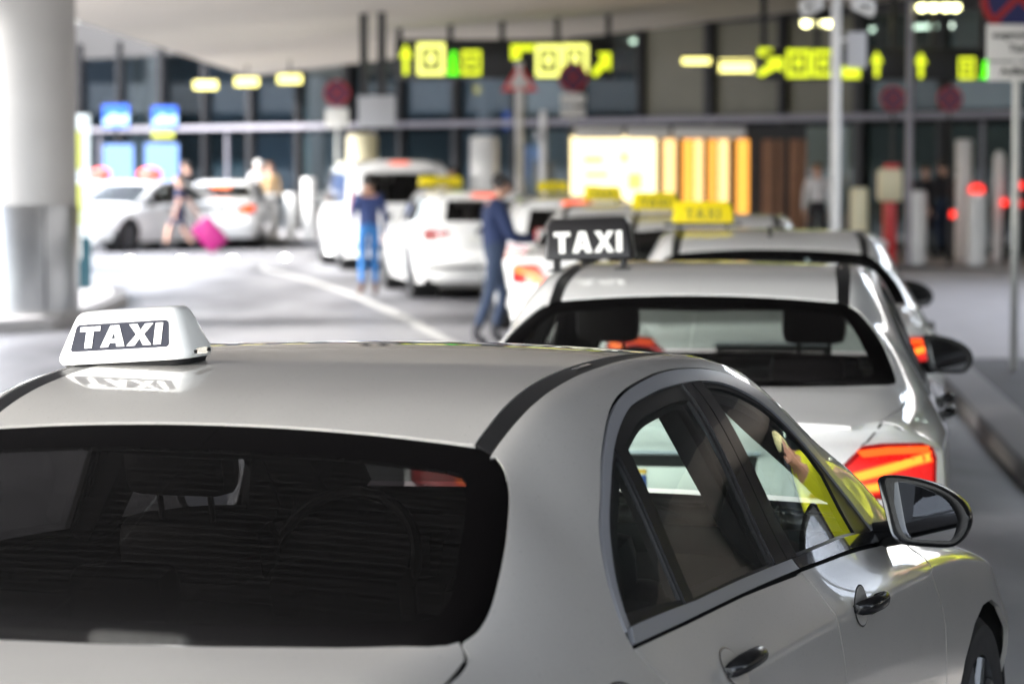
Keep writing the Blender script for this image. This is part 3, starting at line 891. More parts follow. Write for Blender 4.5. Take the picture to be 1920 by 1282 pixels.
# ------------------------------------------------------------------ screens and posters on the far left front
def wall_panel(name, label, cat, u0, u1, v0, v1, m, D=70.5, group=None, extra=None):
    x0, y, z1 = at(u0, v0, D); x1, _, z0 = at(u1, v1, D)
    o = empty(name, ((x0 + x1) / 2, D, (z0 + z1) / 2), 0, label, cat, group)
    b = MB(); b.box((0, 0, 0), (x1 - x0 + .05, .12, z1 - z0 + .05), bev=.02); b.obj("frame", E_['mullion'], o)
    b = MB(); b.box((0, -.065, 0), (x1 - x0, .012, z1 - z0)); b.obj("face", E_[m], o, smooth=False)
    if extra:
        b = MB(); w, h = (x1 - x0), (z1 - z0)
        b.prism([(-w * .5, -h * .2), (-w * .1, h * .15), (w * .15, -h * .02), (w * .5, h * .12), (w * .5, -h * .32), (-w * .5, -h * .38)], (0, -.0725, 0), (1, 0, 0), (0, 0, 1), (0, -.003, 0))
        b.obj("picture", E_[extra], o, smooth=False)
    b = MB(); b.box((0, .04, -(z1 + z0) / 4 ), (.08, .05, (z1 + z0) / 2 - .14)); b.obj("support", E_['mullion'], o, smooth=False)
    return o
wall_panel("display_screen", "left blue glowing screen above the far white taxis", "screen", 196, 244, 198, 240, 'screen_b', 70.5, "blue screens at the far left", 'screen_w')
wall_panel("display_screen", "right blue glowing screen above a yellow strip", "screen", 288, 334, 201, 240, 'screen_b', 70.5, "blue screens at the far left", 'screen_w')
wall_panel("lit_strip", "dull yellow strip sign under the right blue screen", "sign", 288, 328, 246, 260, 'totem_y', 70.3)
wall_panel("lit_poster", "left pale blue lit poster behind the far taxis", "poster", 196, 252, 272, 345, 'poster_b', 70.0, "pale blue lit posters")
wall_panel("lit_poster", "right pale blue lit poster behind the walking traveller", "poster", 274, 336, 270, 345, 'poster_b', 70.0, "pale blue lit posters")
# ------------------------------------------------------------------ car bodies
def pchip(xk, yk, x):
    xk = np.asarray(xk, float); yk = np.asarray(yk, float)
    x = np.clip(np.asarray(x, float), xk[0], xk[-1])
    h = np.diff(xk); d = np.diff(yk) / h; n = len(xk); m = np.zeros(n)
    for i in range(1, n - 1):
        if d[i - 1] * d[i] > 0:
            w1 = 2 * h[i] + h[i - 1]; w2 = h[i] + 2 * h[i - 1]
            m[i] = (w1 + w2) / (w1 / d[i - 1] + w2 / d[i])
    m[0] = d[0]; m[-1] = d[-1]
    i = np.clip(np.searchsorted(xk, x, side='right') - 1, 0, n - 2)
    t = (x - xk[i]) / h[i]; t2 = t * t; t3 = t2 * t
    return ((2 * t3 - 3 * t2 + 1) * yk[i] + (t3 - 2 * t2 + t) * h[i] * m[i] + (-2 * t3 + 3 * t2) * yk[i + 1]
            + (t3 - t2) * h[i] * m[i + 1])

GX = np.linspace(0.0, 5.20, 521)
def knots(kn, s=0.06):
    k = np.array(kn)
    y = pchip(k[:, 0], k[:, 1], GX)
    n = int(round(s / .01 * 3))
    w = np.exp(-.5 * (np.arange(-n, n + 1) / (s / .01)) ** 2); w /= w.sum()
    l = y[0] - (y[1] - y[0]) * np.arange(n, 0, -1)
    r = y[-1] + (y[-1] - y[-2]) * np.arange(1, n + 1)
    return np.convolve(np.concatenate([l, y, r]), w, 'valid')

SEDAN = dict(
    y0=[(.1, .78), (.4, .84), (1, .87), (3.8, .87), (4.4, .84), (4.85, .60)],
    y2=[(.05, .865), (.12, .88), (.3, .902), (.6, .917), (1.1, .925), (3, .923), (3.7, .925), (4.2, .935), (4.4, .93),
        (4.6, .88), (4.8, .74), (4.92, .5)],
    y3=[(.05, .85), (.12, .868), (.3, .893), (.6, .908), (1.1, .918), (2.8, .912), (3.7, .912), (4.2, .912), (4.4, .89),
        (4.6, .82), (4.8, .66), (4.92, .45)],
    z3=[(.1, .905), (1.1, .905), (1.8, .893), (2.83, .885), (3.4, .878), (3.7, .865), (4.0, .835), (4.3, .78),
        (4.6, .68), (4.9, .58)],
    yb=[(.05, .74), (.12, .765), (.4, .80), (.9, .835), (1.36, .85), (2.66, .838), (3.5, .80), (4.0, .80), (4.3, .77),
        (4.6, .65), (4.9, .4)],
    zb=[(.1, .985), (.4, 1.0), (.9, 1.012), (1.36, 1.014), (2.0, 1.011), (2.53, .998), (3.0, .98), (3.6, .94),
        (4.0, .905), (4.3, .855), (4.6, .77), (4.9, .64)],
    ye=[(.1, .60), (.5, .655), (.8, .69), (.92, .70), (1.05, .69), (1.2, .655), (1.32, .61), (1.42, .566), (1.7, .556),
        (2.2, .562), (2.6, .567), (2.9, .585), (3.2, .64), (3.5, .72), (3.75, .75), (4.2, .68), (4.6, .53), (4.92, .3)],
    drop=[(.1, .015), (.8, .015), (.9, .015), (1.05, .02), (1.3, .027), (1.45, .026), (1.65, .012), (1.8, .008),
          (2.2, .006), (2.5, .010), (2.7, .02), (2.9, .035), (3.05, .05), (3.3, .055), (3.6, .03), (4.3, .03),
          (4.9, .04)],
    zc=[(.05, 1.01), (.10, 1.021), (.3, 1.045), (.6, 1.08), (.84, 1.10), (.98, 1.143), (1.25, 1.272), (1.505, 1.370),
        (1.65, 1.408), (1.8, 1.430), (2.0, 1.446), (2.3, 1.455), (2.5, 1.456), (2.75, 1.449), (2.88, 1.433),
        (3.02, 1.395), (3.2, 1.305), (3.45, 1.165), (3.7, 1.02), (3.82, .985), (4.2, .92), (4.5, .845), (4.7, .76),
        (4.9, .65)],
    up=[(.1, .31), (.8, .44), (1.1, .62), (1.5, 1), (3, 1), (3.4, .78), (3.8, .37), (4.9, .31)],
)

def herm(P, T, Q, U, n=60):
    t = np.linspace(0, 1, n)[:, None]
    P, T, Q, U = map(np.array, (P, T, Q, U)); t2 = t * t; t3 = t2 * t
    return (2 * t3 - 3 * t2 + 1) * P + (t3 - 2 * t2 + t) * T + (-2 * t3 + 3 * t2) * Q + (t3 - t2) * U

SM = 0.0065     # metres per section index (roughly)
class Surf:
    """half body skin: station x along the car, s around the section from rocker (0) to centre line"""
    def __init__(s, K, z0=.20, z2=.60, steep=0.5):
        c = {k: knots(v) for k, v in K.items()}
        S = []
        for i in range(len(GX)):
            y0, y2, y3, z3, yb, zb, ye, zc = [c[k][i] for k in ('y0', 'y2', 'y3', 'z3', 'yb', 'zb', 'ye', 'zc')]
            ze = zc - c['drop'][i]
            a = herm((y0, z0), (.02, (z2 - z0) * .62), (y2, z2), (0, (z2 - z0) * 1.05))
            b = herm((y2, z2), (0, (z3 - z2) * .87), (y3, z3), (-.035, (z3 - z2) * .87))
            d = np.hypot(y3 - yb, zb - z3)
            cc = herm((y3, z3), np.array([-.55, .83]) * d, (yb, zb), np.array([-.5, .87]) * d)
            B = np.array((yb, zb)); E = np.array((ye, ze)); L = np.hypot(*(E - B))
            eT = np.array([-1, 2 * (zc - ze) / max(ye, .05) + .10]); eT /= np.hypot(*eT)
            up = c['up'][i]
            bT = np.array([-steep - .30 * (1 - up), .87 - .30 * (1 - up)]); bT /= np.hypot(*bT)
            k = min(1.0, max(0.0, (up - .4) / .2))
            e = herm(B, bT * L * .95, E, eT * L * (.9 - .15 * k))
            yy = np.linspace(ye, 0, 50)
            f = np.stack([yy, zc - (zc - ze) * (yy / ye) ** 2.2], -1)
            S.append(np.vstack([a, b[1:], cc[1:], e[1:], f[1:]]))
        s.S = np.array(S)
        s.n = s.S.shape[1]
        s.max = (s.n - 1) * SM
        s.i3 = 118
    def row(s, x):
        g = min(max(x / .01, 0), len(GX) - 1.001); i = int(g); t = g - i
        return s.S[i] * (1 - t) + s.S[i + 1] * t
    def sz(s, x, z):
        r = s.row(x)
        zz = np.maximum.accumulate(r[:, 1]) + np.arange(s.n) * 1e-7
        return float(np.interp(z, zz, np.arange(s.n))) * SM
    def sy(s, x, y):
        r = s.row(x)[s.i3:]
        yy = np.maximum.accumulate(-r[:, 0]) + np.arange(len(r)) * 1e-7
        return (float(np.interp(-y, yy, np.arange(len(r)))) + s.i3) * SM
    def P(s, q):
        q = np.asarray(q, float)
        g = np.clip(q[:, 0] / .01, 0, len(GX) - 1.001); i = g.astype(int); t = (g - i)[:, None]
        h = np.clip(q[:, 1] / SM, 0, s.n - 1.001); j = h.astype(int); w = (h - j)[:, None]
        a = s.S[i, j] * (1 - t) + s.S[i + 1, j] * t
        b = s.S[i, j + 1] * (1 - t) + s.S[i + 1, j + 1] * t
        r = a * (1 - w) + b * w
        return np.stack([q[:, 0], r[:, 0], r[:, 1]], -1)
    def N(s, q):
        q = np.asarray(q, float)
        d = .012
        A = s.P(q + [d, 0]) - s.P(q - [d, 0])
        # one-sided across the crease so that it stays sharp
        hi = np.minimum(q[:, 1] + d, s.max - 1e-5); lo = np.maximum(q[:, 1] - d, 0)
        cr = s.i3 * SM
        above = q[:, 1] >= cr
        lo = np.where(above, np.maximum(lo, cr), lo); hi = np.where(~above, np.minimum(hi, cr), hi)
        B = s.P(np.stack([q[:, 0], hi], -1)) - s.P(np.stack([q[:, 0], lo], -1))
        n = np.cross(A, B)
        n /= np.linalg.norm(n, axis=1)[:, None] + 1e-12
        return -n
    def cz(s, pts): return [(x, s.sz(x, z)) for x, z in pts]
    def cy(s, pts): return [(x, s.sy(x, y)) for x, y in pts]

def densify(poly, step):
    out = []
    n = len(poly)
    for i in range(n):
        a = np.array(poly[i], float); b = np.array(poly[(i + 1) % n], float)
        k = max(1, int(np.ceil(np.linalg.norm(b - a) / step)))
        for j in range(k):
            out.append(a + (b - a) * j / k)
    return np.array(out)

def smooth_curve(pts, n=6):
    """Catmull-Rom through open points"""
    p = [np.array(q, float) for q in pts]
    p = [2 * p[0] - p[1]] + p + [2 * p[-1] - p[-2]]
    out = []
    for i in range(1, len(p) - 2):
        for k in range(n):
            t = k / n
            out.append(tuple(.5 * ((2 * p[i]) + (-p[i - 1] + p[i + 1]) * t + (2 * p[i - 1] - 5 * p[i] + 4 * p[i + 1] - p[i + 2]) * t * t
                                   + (-p[i - 1] + 3 * p[i] - 3 * p[i + 1] + p[i + 2]) * t ** 3)))
    out.append(tuple(p[-2]))
    return out

def offset_poly(poly, d):
    """move a closed polygon inwards by d (positive) whatever its winding"""
    p = np.array(poly, float); n = len(p)
    area = .5 * np.sum(p[:, 0] * np.roll(p[:, 1], -1) - np.roll(p[:, 0], -1) * p[:, 1])
    sgn = 1 if area > 0 else -1
    e = np.roll(p, -1, 0) - p
    L = np.linalg.norm(e, axis=1)[:, None] + 1e-9
    nr = np.stack([-e[:, 1], e[:, 0]], -1) / L * sgn
    m = nr + np.roll(nr, 1, 0)
    l2 = np.maximum((m * m).sum(1), .6)[:, None]
    return p + m * (2 * d / l2)

def cdt(outline, holes, step, extra=None):
    """triangulated region with a regular interior grid"""
    O = densify(outline, step)
    H = [densify(h, step) for h in holes]
    pts = [O] + H
    edges = []
    base = 0
    for q in pts:
        n = len(q)
        edges += [(base + i, base + (i + 1) % n) for i in range(n)]
        base += n
    B = np.vstack(pts)
    if extra is not None:
        for q in extra:
            q = np.array(q, float)
            n0 = base
            k = []
            for i in range(len(q) - 1):
                m = max(1, int(np.linalg.norm(q[i + 1] - q[i]) / step))
                for j in range(m): k.append(q[i] + (q[i + 1] - q[i]) * j / m)
            k.append(q[-1]); k = np.array(k)
            pts.append(k); B = np.vstack([B, k])
            edges += [(n0 + i, n0 + i + 1) for i in range(len(k) - 1)]
            base += len(k)
    lo = B.min(0); hi = B.max(0)
    gx = np.arange(lo[0] + step / 2, hi[0], step); gy = np.arange(lo[1] + step / 2, hi[1], step)
    G = np.array(np.meshgrid(gx, gy)).reshape(2, -1).T
    if len(G):
        ok = inside(G, O)
        for h in H: ok &= ~inside(G, h)
        G = G[ok]
    if len(G):
        dmin = np.full(len(G), 9.0)
        for k in range(0, len(B), 400):
            dmin = np.minimum(dmin, np.linalg.norm(G[:, None] - B[None, k:k + 400], axis=2).min(1))
        G = G[dmin > step * .55]
    A = np.vstack([B, G]) if len(G) else B
    r = delaunay_2d_cdt([Vector(p) for p in A], edges, [], 0, 1e-7)
    V = np.array([tuple(p) for p in r[0]])
    T = np.array([t for t in r[2] if len(t) == 3])
    c = V[T].mean(1)
    ok = inside(c, O)
    for h in H: ok &= ~inside(c, h)
    return V, T[ok]

def boundary_edges(T):
    cnt = {}
    for a, b, c in T:
        for e in ((a, b), (b, c), (c, a)):
            k = (min(e), max(e))
            cnt.setdefault(k, []).append(e)
    return [v[0] for v in cnt.values() if len(v) == 1]

class Skin:
    """gathers surface patches (position + smooth normal) into one mesh"""
    def __init__(s): s.v = []; s.n = []; s.f = []; s.m = []
    def add(s, P, N, T, flip, mi=0):
        b = len(s.v)
        s.v += [tuple(p) for p in P]; s.n += [tuple(p) for p in N]
        for t in T:
            q = tuple(b + int(i) for i in t)
            s.f.append(q[::-1] if flip else q)
            s.m.append(mi)
    def patch(s, surf, outline, holes=(), step=.04, sides=(-1, 1), off=0.0, skirt=0.0, mi=0, nfix=None):
        V, T = cdt(outline, holes, step)
        P0 = surf.P(V); N0 = surf.N(V)
        if nfix is not None: N0 = nfix(P0, N0)
        a = P0[T[:, 1]] - P0[T[:, 0]]; b = P0[T[:, 2]] - P0[T[:, 0]]
        good = (np.cross(a, b) * N0[T[:, 0]]).sum(1) > 0
        T = np.where(good[:, None], T, T[:, ::-1])
        E = boundary_edges(T) if skirt else []
        for sg in sides:
            P = (P0 + N0 * off) * [1, sg, 1]; N = N0 * [1, sg, 1]
            s.add(P, N, T, sg < 0, mi)
            if skirt:
                for e0, e1 in E:
                    p = P[[e0, e1]]; q = p - N[[e0, e1]] * skirt
                    d = p[1] - p[0]
                    w = np.cross(d, N[e0]) * sg
                    w = w / (np.linalg.norm(w) + 1e-9)
                    s.add(np.vstack([p, q]), np.repeat(w[None], 4, 0), [(1, 0, 2, 3)], sg < 0, mi)
        return s
    def obj(s, name, mats, parent=None):
        return mesh_obj(name, s.v, s.f, mats, parent, normals=s.n, midx=s.m)

class Tail:
    """rear face x = profile(z) bulging forward at the corners"""
    def __init__(s, prof, kc=.20, hw=.86, pw=3.0):
        k = np.array(sorted(prof)); s.k = k; s.kc = kc; s.hw = hw; s.pw = pw
        s.max = 9
    def x(s, y, z):
        return pchip(s.k[:, 0], s.k[:, 1], z) + s.kc * (np.abs(y) / s.hw) ** s.pw
    def P(s, q):
        q = np.asarray(q, float)
        return np.stack([s.x(q[:, 0], q[:, 1]), q[:, 0], q[:, 1]], -1)
    def N(s, q):
        q = np.asarray(q, float); d = .01
        dy = (s.x(q[:, 0] + d, q[:, 1]) - s.x(q[:, 0] - d, q[:, 1])) / (2 * d)
        dz = (s.x(q[:, 0], q[:, 1] + d) - s.x(q[:, 0], q[:, 1] - d)) / (2 * d)
        n = np.stack([-np.ones(len(q)), dy, dz], -1)
        return n / np.linalg.norm(n, axis=1)[:, None]
    def side_x(s, surf, z):
        x = .25
        for _ in range(12):
            y = np.interp(z, np.maximum.accumulate(surf.row(x)[:, 1]), surf.row(x)[:, 0])
            x = float(s.x(y, z))
        return x, float(y)

def arch_pts(cx, r, z0, cz=.34, n=14, back=True):
    a0 = math.asin(max(-1, min(1, (z0 - cz) / r)))
    t = np.linspace(PI - a0, a0, n)
    return [(cx + r * math.cos(a), cz + r * math.sin(a)) for a in t]

def wheel(root, x, y, r, name="wheel"):
    sg = 1 if y > 0 else -1
    o = empty(name, (0, 0, 0))
    o.parent = root
    o.location = (x, y, r)
    t = MB()
    w = .235
    prof = [(r * .70, -w / 2 + .01), (r * .78, -w / 2), (r * .93, -w / 2 + .005), (r, -w / 2 + .03), (r, w / 2 - .03),
            (r * .93, w / 2 - .005), (r * .78, w / 2), (r * .70, w / 2 - .01)]
    t.lathe(prof, axis='Y', n=40)
    for k in range(4):
        t.lathe([(r + .001, -w / 2 + .045 + k * .045), (r + .005, -w / 2 + .05 + k * .045), (r + .005, -w / 2 + .07 + k * .045),
                 (r + .001, -w / 2 + .075 + k * .045)], axis='Y', n=40)
    t.obj("tyre", M['rubber'], o)
    m = MB()
    m.lathe([(r * .70, -w / 2 + .01), (r * .66, 0), (r * .70, w / 2 - .01)], axis='Y', n=36)
    fy = sg * (w / 2 - .035)
    for k in range(10):
        a = 2 * PI * k / 10
        d = Vector((math.cos(a), 0, math.sin(a)))
        m.tube(Vector((0, fy, 0)) + d * .05, Vector((0, fy + sg * .01, 0)) + d * r * .68, .028, .016, n=8)
    m.tube((0, fy - sg * .05, 0), (0, fy + sg * .02, 0), .065, .055, n=20)
    m.obj("rim", M['rim'], o)
    return o

def build_interior(root, scale_x=1.0, dx=0.0):
    X = lambda v: v * scale_x + dx
    b = MB()
    b.box((X(2.35), 0, .34), (2.6, 1.5, .10))
    b.box((X(1.05), 0, .62), (.10, 1.45, .60))
    b.obj("cabin_floor", M['cabin'], root)
    for sg in (-1, 1):
        s = MB()
        s.box((X(2.55), sg * .405, .52), (.52, .50, .16), bev=.05)
        s.box((X(2.27), sg * .405, .78), (.15, .49, .44), bev=.06, rot=Matrix.Rotation(-.22, 3, 'Y'))
        s.box((X(2.215), sg * .405, 1.00), (.12, .36, .20), bev=.055, rot=Matrix.Rotation(-.22, 3, 'Y'))
        o = s.obj("front_seat", M['seat'], root)
        h = MB()
        h.box((X(2.12), sg * .405, 1.24), (.10, .25, .19), bev=.045, rot=Matrix.Rotation(-.2, 3, 'Y'))
        for k in (-.06, .06):
            h.tube((X(2.155), sg * .405 + k, 1.09), (X(2.125), sg * .405 + k, 1.2), .007, n=8)
        h.obj("headrest", M['seat'], o)
    s = MB()
    s.box((X(1.55), 0, .50), (.50, 1.36, .16), bev=.05)
    s.box((X(1.22), 0, .80), (.15, 1.36, .56), bev=.06, rot=Matrix.Rotation(-.3, 3, 'Y'))
    o = s.obj("rear_bench", M['seat'], root)
    for y in (-.42, 0, .42):
        h = MB()
        h.box((X(1.10), y, 1.10 if y else 1.08), (.09, .26 if y else .2, .14), bev=.04, rot=Matrix.Rotation(-.25, 3, 'Y'))
        h.obj("headrest", M['seat'], o)
    d = MB()
    d.box((X(3.28), 0, .86), (.50, 1.46, .20), bev=.06)
    d.box((X(3.05), .38, .92), (.16, .42, .12), bev=.04)
    d.box((X(2.75), 0, .62), (.7, .22, .24), bev=.03)
    o = d.obj("dashboard", M['cabin'], root)
    w = MB()
    R = Matrix.Rotation(math.radians(-62), 4, 'Y')
    ring = []
    n, k = 32, 8
    for i in range(n):
        for j in range(k):
            a, c = 2 * PI * i / n, 2 * PI * j / k
            p = Vector(((.185 + .014 * math.cos(c)) * math.cos(a), (.185 + .014 * math.cos(c)) * math.sin(a), .014 * math.sin(c)))
            ring.append(R @ p + Vector((X(2.93), .38, .90)))
    w.add(ring, [(i * k + j, i * k + (j + 1) % k, ((i + 1) % n) * k + (j + 1) % k, ((i + 1) % n) * k + j)
                 for i in range(n) for j in range(k)])
    w.box((X(2.94), .38, .90), (.04, .34, .05), bev=.015, rot=R.to_3x3() @ Matrix.Rotation(PI / 2, 3, 'Y'))
    w.tube((X(2.95), .38, .89), (X(3.1), .38, .82), .04)
    w.obj("steering_wheel", M['cabin'], o)
    m = MB()
    m.box((X(2.98), 0, 1.315), (.03, .20, .055), bev=.012)
    m.obj("rear_view_mirror", M['black_satin'], root)

def mirror_unit(root, sg, x=3.40, yc=.93, zc=1.03, scale=1.0, housing='housing'):
    """door mirror; outline in the plane facing the rear of the car (a outward, b up)"""
    px = [(1652, 895), (1655, 888), (1663, 885), (1686, 885), (1721, 890.6), (1755, 901), (1783, 917), (1801, 935), (1810, 958),
          (1808, 979), (1796, 999.5), (1778, 1011), (1740, 1012), (1698, 1009), (1682, 999.5), (1673, 983), (1659, 926)]
    gx = [(1668, 905), (1677, 896), (1714, 901), (1755, 915), (1778, 931), (1792, 956), (1792, 974), (1783, 997), (1765, 1001),
          (1709, 1002), (1693, 995), (1682, 974), (1672, 937)]
    k = .00130 * scale
    cv = lambda p: [((a - 1731) * k * 1.06, -(b - 950) * k) for a, b in p]
    out = smooth_curve(cv(px) + [cv(px)[0]], 4)[:-1]
    gl = smooth_curve(cv(gx) + [cv(gx)[0]], 4)[:-1]
    O = Vector((x - .06, sg * yc, zc))
    ex, ey, ez = Vector((0.09 * 1, sg, 0)).normalized(), Vector((0, 0, 1)), Vector((1, 0, 0))
    n = len(out)
    rings = []
    for d, s, inn in ((.040, .93, 0), (.006, .945, 0), (-.004, .965, 0), (0, 1.0, 0), (.03, 1.0, 0), (.07, .94, 0), (.105, .80, 0), (.13, .52, 0), (.137, .15, 0)):
        rings.append([O + ex * (a * s) + ey * (b * s) + ez * d for a, b in out])
    V = [p for r in rings for p in r]
    F = []
    for r in range(len(rings) - 1):
        for i in range(n):
            F.append((r * n + i, r * n + (i + 1) % n, (r + 1) * n + (i + 1) % n, (r + 1) * n + i))
    F.append(tuple(range(n)))
    F.append(tuple(range((len(rings) - 1) * n, len(rings) * n)))
    m = MB().add(V, F)
    # arm
    a0 = Vector((x + .05, sg * (yc - .13), zc - .075)); a1 = Vector((x + .02, sg * (yc - .06), zc - .055))
    m.tube(a0 + Vector((0, -sg * .05, -.005)), a1, .034, .030, n=14)
    o = m.obj("door_mirror", M[housing], root, auto=50)
    g = MB()
    gO = O + ez * .016
    ga = Vector((-.22, sg, 0)).normalized()
    R = [gO + ga * (a * .97) + ey * (b * .97) for a, b in gl]
    g.add(R + [p + ez * .006 for p in R], [tuple(range(len(R)))] + [(i, (i + 1) % len(R), len(R) + (i + 1) % len(R), len(R) + i) for i in range(len(R))])
    g.obj("mirror_glass", M['mirror'], o, smooth=False)
    return o

def handle_unit(parent, surf, sg, x, z, mk='housing'):
    s = surf.sz(x, z)
    p = surf.P([(x, s)])[0]; nn = surf.N([(x, s)])[0]
    p = Vector((p[0], sg * p[1], p[2])); nn = Vector((nn[0], sg * nn[1], nn[2]))
    ex = Vector((1, 0, 0)); ex = (ex - nn * ex.dot(nn)).normalized(); ey = nn.cross(ex) * (1 if sg < 0 else -1)
    ey = ey if ey.z > 0 else -ey
    # bright rimmed cup in the door skin
    c = MB()
    for (ra, rb, d0, mi) in ((.060, .047, .0022, 0), (.056, .043, .0034, 1)):
        c.add([p + ex * (ra * math.cos(t) - .035) + ey * (rb * math.sin(t)) + nn * d0 for t in np.linspace(0, 2 * PI, 29)[:-1]],
              [tuple(range(28))], mi)
    h = MB()
    st = [(-.095, .004, .010, .010), (-.088, .016, .016, .016), (-.06, .030, .019, .013), (0, .036, .0185, .012),
          (.05, .034, .017, .012), (.08, .028, .015, .012), (.092, .016, .012, .012), (.096, .004, .009, .008)]
    V = []
    for (a, d, hh, th) in st:
        for t in np.linspace(0, 2 * PI, 13)[:-1]:
            V.append(p + ex * (a + .005) + ey * (hh * math.sin(t)) + nn * (d + th * math.cos(t)))
    F = []
    for r in range(len(st) - 1):
        for i in range(12):
            F.append((r * 12 + i, r * 12 + (i + 1) % 12, (r + 1) * 12 + (i + 1) % 12, (r + 1) * 12 + i))
    F += [tuple(range(12)), tuple(range(len(V) - 12, len(V)))]
    h.add(V, F, 0)
    ho = h.obj("door_handle", [M[mk]], parent, auto=60)
    co = c.obj("handle_cup", [M['bright'], M['silver'] if mk == 'housing' else M['white']], parent, smooth=False)
    return ho
def build_sedan(name, paint, step=.035):
    """four door saloon, local x forward from the rear bumper, parts under one empty"""
    root = empty(name, (0, 0, 0))
    S = Surf(SEDAN)
    T = Tail([(.22, .10), (.30, .05), (.42, .015), (.52, .0), (.60, .015), (.66, .06), (.70, .085), (.74, .09), (.88, .095), (.93, .085), (.965, .06),
              (.99, .055), (1.012, .085), (1.03, .16)], .18, .89, 3.6)
    PM = M[paint]
    # ---- curves (x, z) on the flank
    dlo = smooth_curve([(1.373, 1.029), (1.391, 1.064), (1.437, 1.119), (1.518, 1.187), (1.609, 1.245), (1.686, 1.295),
                        (1.754, 1.330), (1.839, 1.365), (1.932, 1.391), (2.037, 1.407), (2.184, 1.419), (2.295, 1.423),
                        (2.419, 1.421), (2.552, 1.412), (2.676, 1.395), (2.794, 1.366), (2.92, 1.318), (3.06, 1.245),
                        (3.22, 1.148), (3.38, 1.045), (3.50, .962)], 4)
    chi = smooth_curve([(1.405, 1.037), (1.420, 1.064), (1.456, 1.106), (1.510, 1.152), (1.570, 1.198), (1.639, 1.242), (1.72, 1.290),
                        (1.789, 1.323), (1.877, 1.354), (1.979, 1.378), (2.109, 1.390), (2.216, 1.396), (2.391, 1.396),
                        (2.514, 1.389), (2.623, 1.374), (2.731, 1.348), (2.863, 1.303), (3.0, 1.238), (3.15, 1.152),
                        (3.30, 1.055), (3.41, .975)], 4)
    belt_u = [(3.41, .972), (3.237, .986), (2.866, 1.008), (2.502, 1.020), (2.28, 1.025), (1.783, 1.030), (1.405, 1.036)]
    belt_l = [(3.66, .926), (3.356, .948), (2.93, .977), (2.541, .993), (2.075, 1.004), (1.68, 1.006), (1.373, 1.008)]
    gap_line = [(2.541, .991), (2.576, .955), (2.589, .91), (2.597, .88), (2.61, .84), (2.63, .79), (2.652, .72),
                (2.667, .60), (2.67, .48), (2.655, .27)]
    arch_r = arch_pts(1.18, .375, .20)
    arch_f = arch_pts(4.12, .375, .20)
    door_r = [(1.373, 1.006), (1.394, .978), (1.444, .928), (1.51, .84), (1.545, .74), (1.565, .62), (1.575, .52), (1.60, .42),
              (1.66, .33), (1.74, .27)] + gap_line[::-1] + [(x, z - .002) for x, z in belt_l[3:-1]]
    door_f = gap_line + [(3.62, .27), (3.645, .42), (3.645, .60), (3.63, .72), (3.60, .77), (3.545, .825), (3.512, .863),
                         (3.534, .886), (3.58, .903), (3.655, .924)] + [(x, z - .002) for x, z in belt_l[1:3]]
    hole_dlo = dlo + [(3.66, .924)] + [(x, z) for x, z in belt_l[1:]]
    zz = [.24, .32, .42, .52, .62, .70, .74]
    zlamp = [.78, .84, .90, .945]
    side_rear = [(T.side_x(S, z)[0], z) for z in zz + zlamp + [.965, .985]]
    top_y = [(.17, .70), (.5, .765), (.708, .772), (.816, .760), (.845, .745), (.862, .732), (.90, .7355), (.937, .736),
             (1.0, .729), (1.083, .712), (1.176, .689), (1.281, .656), (1.358, .628), (1.415, .597), (1.448, .568), (1.462, .557),
             (1.7, .555), (2.1, .543), (2.5, .543), (2.8, .558), (2.97, .580), (3.2, .640), (3.45, .70), (3.66, .745),
             (3.74, .757), (4.2, .69), (4.6, .50), (4.80, .36)]
    front = [(4.80, .36)]
    rk = [(4.83, .22)] + arch_f[::-1] + arch_r[::-1] + [(side_rear[0][0], .22)]
    side_out = S.cz(side_rear) + S.cy(smooth_curve(top_y, 3)) + [(4.83, S.sz(4.83, .60)), (4.83, S.sz(4.83, .25))] + S.cz(
        [(x, max(z, .205)) for x, z in arch_f[::-1]]) + S.cz([(x, max(z, .205)) for x, z in arch_r[::-1]])
    corner = np.array([-.62, .78, 0.0])
    def nfix(P, N):
        xr = np.interp(P[:, 2], [z for x, z in side_rear], [x for x, z in side_rear])
        w = np.clip(1 - (P[:, 0] - xr) / .10, 0, 1)[:, None] * np.clip((P[:, 1] - .7) / .08, 0, 1)[:, None]
        n = N * (1 - w) + corner * w
        return n / np.linalg.norm(n, axis=1)[:, None]
    lamp_side = S.cz([(side_rear[7][0], .76), (side_rear[8][0], .84), (side_rear[9][0], .90), (side_rear[9][0] + .01, .935),
                      (.42, .93), (.50, .905), (.46, .86), (.36, .79)])
    holes = [S.cz(offset_poly(hole_dlo, -.006)), S.cz(offset_poly(door_r, -.001)), S.cz(offset_poly(door_f, -.001))]
    # merged hole: doors and windows touch, so cut one common opening
    opening = dlo + [(3.662, .924)] + [(3.60, .910), (3.55, .895), (3.525, .880), (3.512, .863), (3.545, .825), (3.60, .77), (3.63, .72), (3.645, .60),
              (3.645, .42), (3.62, .27), (2.655, .27), (1.74, .27), (1.66, .33), (1.60, .42), (1.575, .52), (1.565, .62),
              (1.545, .74), (1.51, .84), (1.444, .928), (1.394, .978), (1.373, 1.006)]
    opening = offset_poly(opening, -.0035)
    Skin().patch(S, side_out, [S.cz(opening)], step, skirt=.012, nfix=nfix).obj("body_shell", PM, root)
    # ---- doors
    for sg in (-1, 1):
        for nm, poly, hx, hz in (("rear", door_r, 1.845, .900), ("front", door_f, 2.835, .884)):
            d = Skin().patch(S, S.cz(offset_poly(poly, .0035)), (), step, sides=(sg,), skirt=.012).obj("door", PM, root)
            handle_unit(d, S, sg, hx, hz)
            d["_k"] = nm
    doors = [o for o in root.children if o.name.split(".")[0] == "door"]
    get = lambda sg, nm: doors[(0 if sg < 0 else 2) + (0 if nm == "rear" else 1)]
